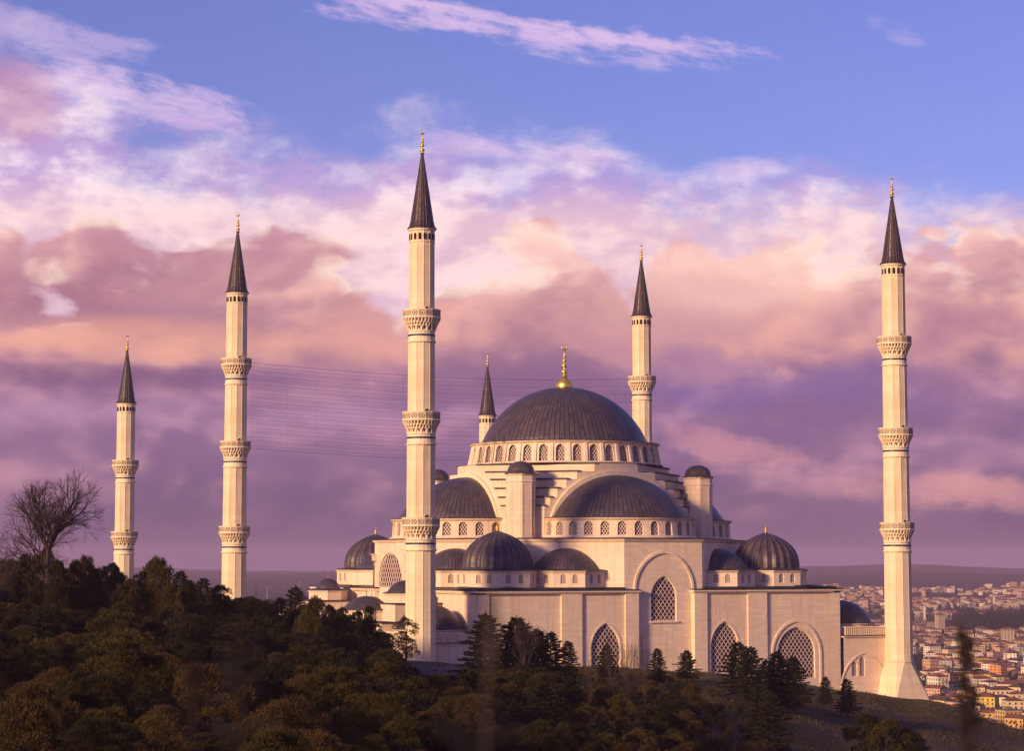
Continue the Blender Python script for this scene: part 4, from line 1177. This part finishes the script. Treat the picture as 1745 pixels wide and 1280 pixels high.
# bare trees
def bare(px,top,d,Wpx,seed,label,H=None,depth=6,spread=.55,group=None,fork=.30):
    x,y=place(pxaz(px),d); g=ground_z(x,y); h=(958-top)/F*d-(g-CZ)
    a,b=bare_tree_mesh(seed,1.0*h/.98,spread,depth,None if Wpx and Wpx>60 else .010*h,fork=fork)
    zs=[v.co.z for v in b.vertices]; k=h/max(zs); w=sorted(math.hypot(v.co.x,v.co.y) for v in b.vertices)[int(len(b.vertices)*.93)]*k
    ws=(Wpx/F*d/2)/w if Wpx else 1
    e=empty('bare_tree',(x,y,g),label,'tree',group,seed); e.scale=(k*ws,k*ws,k)
    put('trunk',a,e); put('twigs',b,e)
bare(84,798,330,150,7,'tall leafless tree against the sky at the left edge of the wood',depth=7,spread=.82,fork=.48)
bare(-8,905,300,90,5,'leafless tree cut off by the left edge of the picture',depth=6)
bare(192,985,320,45,8,'thin leafless tree in the gap of the wood below the short minaret',depth=5)
bare(1040,1066,300,40,12,'spindly leafless sapling left of the central bay of the mosque',depth=5,spread=.6)
bare(1070,1078,300,46,14,'thin leafless sapling before the left edge of the central bay',depth=5,spread=.7)
bare(1005,1080,290,30,16,'thin leafless sapling left of the left lattice window',depth=5,spread=.6)
bare(1098,1072,310,42,18,'thin leafless sapling with small tufts below the tall central window',depth=5,spread=.7)
bare(895,1046,330,70,21,'leafless twiggy tree behind the cedars under the wall arch',depth=5,spread=.5)
# brown scrub in front of the wall and on the slope
def scrub():
    r=random.Random(31); pl=[]; n=0
    for i in range(5000):
        px=r.uniform(930,1345); d=r.uniform(150,405)
        x,y=place(pxaz(px),d); g=ground_z(x,y); row=958-F*(g-CZ)/d
        if row>1330: continue
        lim=1152+(px-1000)*.14 if px>1000 else 1140
        s=r.uniform(.55,1.35)*(1.0 if d<300 else .6)
        if row-F*2.6*s/d<sky_row(px)-3: continue
        if px>1180 and row<1200+ (px-1180)*.10 and r.random()<.8: continue
        sp=2.6*s
        if any((x-a)**2+(y-b)**2<(.42*(sp+c))**2 for a,b,c in pl): continue
        pl.append((x,y,sp)); n+=1
        where=('on the crest before the wall' if row<1180 else ('halfway down the slope' if row<1235 else 'at the bottom of the slope'))
        side='below the left lattice window' if px<1080 else ('below the central bay' if px<1200 else 'below the right lattice windows')
        tree('shrub',x,y,s,f'brown leafy shrub {where} {side}','shrub',f'brown shrubs {where} {side}',('foliage','stems'))
        if n>=290: break
scrub()
# rubble, stones and grass: too many to count
ROCK=flat('pale_rock',(.17,.13,.14),.9,var=.4,scale=1)
GRASS=leafmat('dry_grass',(.090,.068,.022),(.120,.078,.030),(.08,.06,.03))
def rocks(name,n,fp,smin,smax,seed,label=None):
    r=random.Random(seed); mb=MB(); k=0
    while k<n:
        x,y=fp(r); s=smin*(smax/smin)**(r.random()**1.8); z=ground_z(x,y); k+=1
        v=[]; 
        for t in range(6):
            d=[(1,0,0),(-1,0,0),(0,1,0),(0,-1,0),(0,0,1),(0,0,-1)][t]
            v.append((x+d[0]*s*r.uniform(.6,1.2),y+d[1]*s*r.uniform(.6,1.2),z+d[2]*s*r.uniform(.4,.8)+s*.15))
        mb.add(v,[(0,2,4),(2,1,4),(1,3,4),(3,0,4),(2,0,5),(1,2,5),(3,1,5),(0,3,5)])
    o=mb.build(name,[ROCK]); tag(o,label,'stones',kind='stuff')
def bank(r):
    px=r.uniform(702,800); return place(pxaz(px),r.uniform(360,400))
def slope(r):
    px=r.uniform(1290,1900); return place(pxaz(px),r.uniform(290,450) if r.random()<.7 else r.uniform(360,395))
rocks('rubble',900,bank,.12,.55,3,'bank of grey rubble below the foot of the tallest minaret')
rocks('stones',1500,slope,.06,.28,4,'pale stones scattered over the bare slope at the lower right')
def grass():
    r=random.Random(9); vs=[];fs=[]
    for i in range(60000):
        px=r.uniform(960,2000); d=r.uniform(240,470); x,y=place(pxaz(px),d)
        m=noise.noise((x*.06,y*.06,2.0))+.4*noise.noise((x*.2,y*.2,2.0))
        if m<-.12 and r.random()<.9: continue
        z=ground_z(x,y)
        for k in range(2):
            leaf(vs,fs,Vector((x+r.uniform(-.2,.2),y+r.uniform(-.2,.2),z-.04)),(Vector((0,0,1))+rv(r)*.55).normalized(),r.uniform(.18,.42),r,2.4)
    me=bpy.data.meshes.new('grass'); me.from_pydata([tuple(v) for v in vs],[],fs); me.materials.append(GRASS); me.update()
    o=bpy.data.objects.new('grass',me); COL.objects.link(o); tag(o,'dry olive and brown grass on the hillside below the mosque','grass',kind='stuff')
grass()
# ------------------------------------------------------------------ near weeds, out of focus
WEED=flat('dark_weed',(.018,.010,.012),.9); WEED2=flat('dry_weed',(.075,.048,.052),.9)
def weed(px,top,d,thick,mat,label,head=.3,leaves=0,seed=1,lean=0.0,bottom=None):
    r=random.Random(seed); x,y=place(pxaz(px),d); g=ground_z(x,y); zt=CZ-(top-958)/F*d; H=zt-g
    e=empty('tall_weed',(x,y,g),label,'weed')
    mb=MB(); pts=[(lean*H*(i/8)**2+r.uniform(-.01,.01),r.uniform(-.01,.01),H*i/8-.05*(i==0)) for i in range(9)]
    off=pts[-1][0]; pts=[(p[0]-off,p[1],p[2]) for p in pts]; mb.tube(pts,thick,thick*.6,6); mb.build('stem',[mat],e)
    if head:
        mb=MB()
        for i in range(110):
            u=r.random(); z=H-head*u; a=r.uniform(0,2*PI); rad=thick*(1.1+.8*math.sin(PI*min(1,u*1.3+.1)))
            c=Vector((rad*math.cos(a),rad*math.sin(a),z)); s=thick*r.uniform(.6,1.1)
            mb.add([c+Vector((s,0,0)),c-Vector((s,0,0)),c+Vector((0,s,0)),c-Vector((0,s,0)),c+Vector((0,0,s*1.5)),c-Vector((0,0,s*1.5))],[(0,2,4),(2,1,4),(1,3,4),(3,0,4),(2,0,5),(1,2,5),(3,1,5),(0,3,5)])
        mb.build('seed_head',[mat],e)
    if leaves:
        mb=MB()
        for i in range(leaves):
            z=H*r.uniform(.80,1.0); a=r.uniform(0,2*PI); L=r.uniform(.05,.12); b=Vector((0,0,z)); t=b+Vector((math.cos(a)*L,math.sin(a)*L,r.uniform(-.03,.06))); w=Vector((-math.sin(a),math.cos(a),0))*L*.22; m_=(b+t)/2
            mb.add([b,m_+w,t,m_-w,m_+Vector((0,0,.006))],[(0,1,4),(1,2,4),(2,3,4),(3,0,4)])
        mb.build('leaves',[mat],e)
weed(1640,1072,6.5,.015,WEED,'blurred dark seed stalk close to the camera at the lower right',head=.55,leaves=10,seed=2)
weed(838,1012,3.2,.0036,WEED2,'blurred pale weed stem close to the camera, left of centre',head=.10,seed=4)
weed(415,1045,4.6,.006,WEED,'blurred dark leafy weed close to the camera, before the wood at left',head=0,leaves=34,seed=6)
weed(335,1120,4.2,.006,WEED,'blurred dark weed stem close to the camera, left of the leafy one',head=.12,leaves=10,seed=7)
weed(790,1205,3.2,.006,WEED,'blurred low dark weed close to the camera at the bottom centre',head=0,leaves=30,seed=8)
# ------------------------------------------------------------------ town
def towncolor(name,rough=.85):
    m,nt,b=newmat(name,rough,0,.2)
    oi=nt.nodes.new('ShaderNodeObjectInfo'); tc=nt.nodes.new('ShaderNodeTexCoord')
    n=nz(nt,tc.outputs['Object'],.35,5,.65)
    nt.links.new(mixc(nt,smooth(n,.5,.75)*.25,oi.outputs['Color'],(.16,.12,.10,1)),b.inputs['Base Color']); return m
TWALL=towncolor('house_plaster')
ROOFM=flat('clay_tile_roof',(.20,.075,.045),.85,var=.35,scale=.25)
def vary(m):
    nt=m.node_tree; b=nt.nodes['Principled BSDF']; l=b.inputs['Base Color'].links[0].from_socket
    oi=nt.nodes.new('ShaderNodeObjectInfo'); g=nt.nodes.new('ShaderNodeNewGeometry')
    f=(E(nt,oi.outputs['Random'])+E(nt,g.outputs['Random Per Island'])).m('FRACT')
    nt.links.new(mixc(nt,smooth(f,.35,1.0),l,(.085,.055,.050,1)),b.inputs['Base Color'])
vary(ROOFM)
ROOFG=flat('grey_flat_roof',(.17,.13,.13),.85,var=.3,scale=.25)
TWIN=flat('house_window',(.040,.030,.036),.25,var=.4,scale=.3,spec=.6)
SLAB=flat('balcony_slab',(.55,.46,.36),.8)
MIXW=[flat('far_plaster_a',(.42,.32,.24),.85),flat('far_plaster_b',(.58,.48,.40),.85),flat('far_plaster_c',(.34,.21,.15),.85),flat('far_plaster_d',(.28,.21,.19),.85)]
def house_geo(w,l,fl,roof,seed,win=True):
    """w along x, l along y; returns wall MB, roof MB, window list (x,y,z,rz)"""
    r=random.Random(seed); H=3.0*fl+.6; wb=MB(); rb=MB(); sb=MB()
    wb.box(-w/2,w/2,-l/2,l/2,-6,H)
    ov=.5
    if roof=='hip':
        k=min(w,l)/2*.9; rh=min(w,l)*.20
        a,b=w/2+ov,l/2+ov; ix,iy=max(a-k,.1),max(b-k,.1)
        rb.add([(-a,-b,H),(a,-b,H),(a,b,H),(-a,b,H),(-ix,-iy,H+rh),(ix,-iy,H+rh),(ix,iy,H+rh),(-ix,iy,H+rh)],[(0,1,5,4),(1,2,6,5),(2,3,7,6),(3,0,4,7),(4,5,6,7),(3,2,1,0)])
    elif roof=='gable':
        a,b=w/2+ov,l/2+ov; rh=l*.22
        rb.add([(-a,-b,H),(a,-b,H),(a,0,H+rh),(-a,0,H+rh),(a,b,H),(-a,b,H)],[(0,1,2,3),(3,2,4,5),(0,3,5),(1,4,2),(5,4,1,0)])
    else:
        rb.box(-w/2-.2,w/2+.2,-l/2-.2,l/2+.2,H,H+.35); rb.box(-w*.15,w*.12,-l*.1,l*.2,H+.35,H+2.4)
    ws=[]
    for (nx,span,off,rz) in ((max(2,int(w/3.2)),w,l/2,0),(max(2,int(l/3.2)),l,w/2,PI/2)):
        for sd_ in (-1,1):
            for f in range(fl):
                for i in range(nx):
                    u=-span/2+span*(i+.5)/nx; z=.9+3.0*f
                    if rz==0: ws.append((u,sd_*(off+.04),z,0 if sd_<0 else PI))
                    else: ws.append((sd_*(off+.04),u,z,PI/2 if sd_>0 else -PI/2))
            for f in range(1,fl):
                if r.random()<.6:
                    z=3.0*f+.0; a=span*.22
                    if rz==0: sb.box(-a,a,sd_*off-.9 if sd_<0 else off,(-off) if sd_<0 else off+.9,z,z+1.0)
                    else: sb.box(sd_*off-.9 if sd_<0 else off,(-off) if sd_<0 else off+.9,-a,a,z,z+1.0)
    return wb,rb,ws,sb,H
WQ=MB(); WQ.add([(-.62,0,0),(.62,0,0),(.62,0,1.45),(-.62,0,1.45)],[(0,1,2,3)]); WQ.box(-.72,.72,-.10,.0,-.12,0,1); WINQ=WQ.mesh('window',[TWIN,SLAB])
PROTO=[]
for i,(w,l,fl,rf) in enumerate(((13,11,4,'hip'),(16,12,5,'hip'),(11,10,3,'hip'),(20,12,4,'gable'),(12,12,6,'flat'),(15,13,5,'flat'),(10,9,2,'hip'),(24,13,4,'hip'),(14,10,3,'gable'),(12,11,5,'hip'))):
    wb,rb,ws,sb,H=house_geo(w,l,fl,rf,i)
    rm=ROOFG if rf=='flat' else ROOFM
    far=MB(); far.v=list(wb.v); far.f=list(wb.f); far.mi=list(wb.mi); far.uv=list(wb.uv)
    for (x,y,z,rz) in ws:
        c,s=math.cos(rz),math.sin(rz); n_=(s*.03,-c*.03)
        far.add([(x-.62*c+n_[0],y-.62*s+n_[1],z),(x+.62*c+n_[0],y+.62*s+n_[1],z),(x+.62*c+n_[0],y+.62*s+n_[1],z+1.45),(x-.62*c+n_[0],y-.62*s+n_[1],z+1.45)],[(0,1,2,3)],1)
    PROTO.append(dict(w=w,l=l,fl=fl,rf=rf,wall=wb.mesh('wall',[TWALL]),far=far.mesh('wall',[TWALL,TWIN]),roof=rb.mesh('roof',[rm]),ws=ws,slab=sb.mesh('balcony',[SLAB]) if sb.v else None,H=H))
WCOL=[('cream',(.66,.50,.30)),('white',(.74,.66,.54)),('pinkish',(.56,.33,.24)),('ochre',(.52,.32,.12)),('pale grey',(.42,.36,.32)),('yellow',(.62,.43,.08)),('orange',(.58,.25,.09))]
def townz(x,y,w): return min(ground_z(x+a,y+b) for a,b in ((0,0),(w/2,0),(-w/2,0),(0,w/2),(0,-w/2)))
def house(p,x,y,rz,ci,near_,zone_,label=None,group='',scale=(1,1,1)):
    P_=PROTO[p]; cn,cc=WCOL[ci]
    size='low' if P_['fl']<=3 else ('long' if P_['w']>=20 else ('tall' if P_['fl']>=6 else 'mid rise'))
    rn='grey flat roof' if P_['rf']=='flat' else 'red tiled roof'
    nm='apartment_block' if P_['fl']>3 else 'house'
    lab=label or f'{size} {cn} {"block" if P_["fl"]>3 else "house"} with {rn} {zone_}'
    e=empty(nm,(x,y,townz(x,y,P_['w'])+.4),lab,'building',None if group is None else f'{size} {cn} buildings with {rn} {zone_}',rz); e.scale=scale
    w=put('wall',P_['wall'] if near_ else P_['far'],e); w.color=cc+(1,)
    put('roof',P_['roof'],e)
    if P_['slab'] and near_: put('balcony',P_['slab'],e)
    if near_:
        camv=Vector((CX-x,CY-y)); 
        for (wx,wy,wz,wr) in P_['ws']:
            nrm=Vector((math.sin(wr+rz),-math.cos(wr+rz)))
            if nrm.dot(camv)>0: put('window',WINQ,w,(wx,wy,wz),wr)
    return e
def town():
    r=random.Random(77); pl=[]; n=0; near_n=0
    def free(x,y,s):
        return all((x-a)**2+(y-b)**2>(.5*(s+c))**2 for a,b,c in pl[-1400:])
    # named buildings of the near town
    def dist_at(px,row):
        az=pxaz(px)
        for k in range(600):
            d=1250*1.0036**k
            x,y=place(az,d); rr_=958-F*(ground_z(x,y)-CZ)/d
            if rr_<=row: return x,y,d
        return x,y,d
    special=[(1632,1172,1,5,(1.0,1.0,.8),'bright yellow block with a grey roof, left of the blurred stalk','yellow'),
        (1622,1120,7,6,(1,1,1.0),'long orange block with a tiled roof in the middle of the town',''),
        (1662,1150,7,1,(2.0,1,.8),'long white school building with rows of windows behind the blurred stalk',''),
        (1598,1158,7,1,(1.5,1,.8),'long white building just right of the flared minaret foot',''),
        (1730,1188,7,0,(1.4,1.3,1.1),'large cream apartment complex at the right edge of the picture',''),
        (1650,1188,2,2,(1.5,1,.9),'broad pinkish house with a red roof right of the blurred stalk',''),
        (1697,1205,1,0,(1.0,1,1.0),'cream apartment block with balconies just above the dark slope',''),
        (1718,1222,9,0,(1.0,1,.9),'lowest cream apartment block above the crest at the right',''),
        (1607,1188,2,1,(1.3,1,.8),'white gabled house close to the foot of the flared minaret',''),
        (1622,1212,1,0,(.9,1,.8),'cream block half sunk behind the dark crest, nearest the minaret foot',''),
        (1600,1207,2,3,(1.0,1,.8),'ochre house with red roof peeping over the crest by the minaret foot',''),
        (1690,1106,7,0,(1.6,1,.9),'long cream row building uphill of the white town minaret','')]
    for px,row,p,ci,scl,lab,_ in special:
        x,y,d=dist_at(px,row); house(p,x,y,-YAW+R(r.uniform(-25,25)),ci,True,'',lab,None,scl); pl.append((x,y,PROTO[p]['w']*scl[0]+6)); n+=1
    sp_pl=list(pl); c_=0; tries=0
    while c_<285 and tries<60000:
        tries+=1
        t=r.random(); d=math.sqrt(1280**2+(2650**2-1280**2)*t); px=r.uniform(1435,1850)
        az=pxaz(px); x,y=place(az,d)
        row=958-F*(ground_z(x,y)-CZ)/d
        if px<1580 and row>1095+ (px-1435)*.1: continue
        if row>1246: continue
        p=r.choices(range(10),[5,4,5,2,2,2,5,1.2,4,4])[0]; P_=PROTO[p]
        if noise.noise((x*.006,y*.006,8.))<-.38: continue
        s=P_['w']*1.25+2
        if not all((x-a)**2+(y-b)**2>(.47*(s+c))**2 for a,b,c in pl): continue
        pl.append((x,y,s)); c_+=1
        ci=r.choices(range(7),[6,6,3,2,3,.5,.8])[0]
        z='left of the right minaret' if px<1500 else ('behind the right minaret' if px<1600 else ('in the town centre' if px<1680 else 'near the right edge'))
        z+=', below the crest' if d<1650 else (', halfway up' if d<2150 else ', farther up')
        house(p,x,y,-YAW+r.choice([0,PI/2])+R(r.gauss(0,24)+(15 if az>0 else 0)),ci,d<1750,z,scale=(r.uniform(.7,1.1),r.uniform(.75,1.1),r.uniform(.75,1.1)))
    # the rest of the town, uncountable at this distance
    mbs=MB(); k=0; grid={}
    tries=0
    while k<4200 and tries<90000:
        tries+=1
        d=math.sqrt(1400**2+(6300**2-1400**2)*r.random()**1.1); px=r.uniform(1395,2150)
        x,y=place(pxaz(px),d)
        if d<2700 and 1435<px<1850: continue
        m=noise.noise((x*.0016,y*.0016,4.))+.5*noise.noise((x*.006,y*.006,1.))
        if m<-.12 : continue
        if d>3900 and r.random()<min(.9,(d-3900)/1900): continue
        if d>4700 and m<.05: continue
        if px>1600 and 2950<d<3900 and abs(d-3450)<420 and r.random()<.985: continue
        w=r.uniform(9,20); l=r.uniform(9,14); gx,gy=int(x/19),int(y/19)
        if (gx,gy) in grid: continue
        grid[(gx,gy)]=1; k+=1
        fl=r.choice([2,2,3,3,4,4,5] if d>3200 else [2,3,3,4,4,5,5]) if r.random()>.006 else 9; H=3*fl; g=ground_z(x,y); rz=-YAW+r.choice([0,PI/2])+r.gauss(0,.3); c,s=math.cos(rz),math.sin(rz)
        T=lambda a,b,z:(x+a*c-b*s,y+a*s+b*c,z)
        mi=r.choices(range(4),[5,4,2,4])[0]
        v=[T(a,b,z) for z in (g-4,g+H) for a,b in ((-w/2,-l/2),(w/2,-l/2),(w/2,l/2),(-w/2,l/2))]
        mbs.add(v,[(0,1,5,4),(1,2,6,5),(2,3,7,6),(3,0,4,7)],mi)
        rh=r.choice([.1,2.2,2.6,3.0])
        v=[T(a*1.06,b*1.08,g+H) for a,b in ((-w/2,-l/2),(w/2,-l/2),(w/2,l/2),(-w/2,l/2))]+[T(-w*.22,0,g+H+rh),T(w*.22,0,g+H+rh)]
        mbs.add(v,[(0,1,5,4),(1,2,5),(2,3,4,5),(3,0,4)],4 if rh>1 else 5)
        if d<4300:
            for f in range(fl):
                for (u0,u1,fx) in ((-w/2+1,w/2-1,0),(-l/2+1,l/2-1,1)):
                    nn=3
                    for q in range(nn):
                        uc=u0+(u1-u0)*(q+.5)/nn
                        for sd_ in (-1,1):
                            z=g+1+3*f
                            if fx==0: pts=[T(uc-.7,sd_*(l/2+.05),z),T(uc+.7,sd_*(l/2+.05),z),T(uc+.7,sd_*(l/2+.05),z+1.5),T(uc-.7,sd_*(l/2+.05),z+1.5)]
                            else: pts=[T(sd_*(w/2+.05),uc-.7,z),T(sd_*(w/2+.05),uc+.7,z),T(sd_*(w/2+.05),uc+.7,z+1.5),T(sd_*(w/2+.05),uc-.7,z+1.5)]
                            ctr=Vector(pts[0]); dirn=Vector(pts[0])-Vector((x,y,z)); 
                            if (CX-x)*dirn.x+(CY-y)*dirn.y>0: mbs.add(pts,[(0,1,2,3)],6)
    o=mbs.build('distant_town',MIXW+[ROOFM,ROOFG,TWIN]); tag(o,'dense hazy town of small buildings covering the far hillside','town',kind='stuff')
    # trees between the houses
    r=random.Random(5); vs=[];fs=[]
    for i in range(4200):
        d=math.sqrt(1280**2+(4400**2-1280**2)*r.random()**1.25) if r.random()<.75 else r.gauss(3450,170)
        px=r.uniform(1420,1900) if abs(d-3450)>300 else r.uniform(1620,1950)
        x,y=place(pxaz(px),d); s=r.uniform(2.5,5.0)*(1+.3*(d>2500)); g=ground_z(x,y)
        if any((x-a)**2+(y-b)**2<(.5*c)**2 for a,b,c in pl): continue
        for q in range(46):
            v=rv(r).normalized(); p=Vector((x+v.x*s*.8,y+v.y*s*.8,g+s*1.0+v.z*s)); leaf(vs,fs,p,(v+rv(r)*.5).normalized(),s*.5,r,1.3)
    me=bpy.data.meshes.new('town_trees'); me.from_pydata([tuple(v) for v in vs],[],fs); me.materials.append(CED); me.update()
    o=bpy.data.objects.new('town_trees',me); COL.objects.link(o); tag(o,'dark clumps of trees between the houses of the town','trees',kind='stuff')
    # town minarets
    for px,top,base,lab in ((1706,1099,1142,'small white minaret in the middle of the town'),(1690,1011,1036,'hazy white minaret far up the town near the skyline'),(1572,1026,1058,'hazy thin minaret in the far town just right of the big minaret')):
        x,y,d=dist_at(px,base); g=ground_z(x,y); H=(base-top)/F*d; k=H/30
        e=empty('minaret',(x,y,g),lab,'minaret'); w_=1.3 if base>1100 else 2.0
        mb=MB(); mb.lathe([(1.9*w_,-4),(1.9*w_,3*k),(1.1*w_,5*k),(1.05*w_,17*k)],12); mb.lathe([(1.0*w_,17*k),(.9*w_,24*k)],12); mb.build('shaft',[MIXW[1]],e)
        mb=MB(); mb.lathe([(1.1*w_,16*k),(1.8*w_,17*k),(1.8*w_,18*k),(1.0*w_,18*k)],12); mb.build('balcony',[MIXW[1]],e)
        mb=MB(); mb.lathe([(1.15*w_,24*k),(.02,30*k)],12); mb.build('spire',[ROOFG if base>1100 else MIXW[3]],e)
        if base>1100:
            x2,y2=x-11,y+4; e=empty('small_mosque',(x2,y2,ground_z(x2,y2)),'small domed mosque beside the white town minaret','mosque')
            mb=MB(); mb.box(-9,9,-9,9,-3,9); mb.build('wall',[MIXW[1]],e)
            mb=MB(); mb.lathe([(r_,z+9) for r_,z in dome_prof(8,5.5,10)],32); mb.build('dome',[ROOFG],e,True)
town()
# ------------------------------------------------------------------ evening haze
def haze():
    m=bpy.data.materials.new('haze'); m.use_nodes=True; nt=m.node_tree; nt.nodes.clear()
    o=nt.nodes.new('ShaderNodeOutputMaterial'); v=nt.nodes.new('ShaderNodeVolumePrincipled')
    v.inputs['Color'].default_value=(.76,.56,.84,1); v.inputs['Density'].default_value=6.5e-5; v.inputs['Anisotropy'].default_value=0.0
    nt.links.new(v.outputs[0],o.inputs['Volume'])
    mb=MB(); mb.box(-14600,14600,-14600,14600,-140,125)
    b=mb.build('haze',[m]); b['kind']='stuff'
haze()
sc.cycles.volume_bounces=0
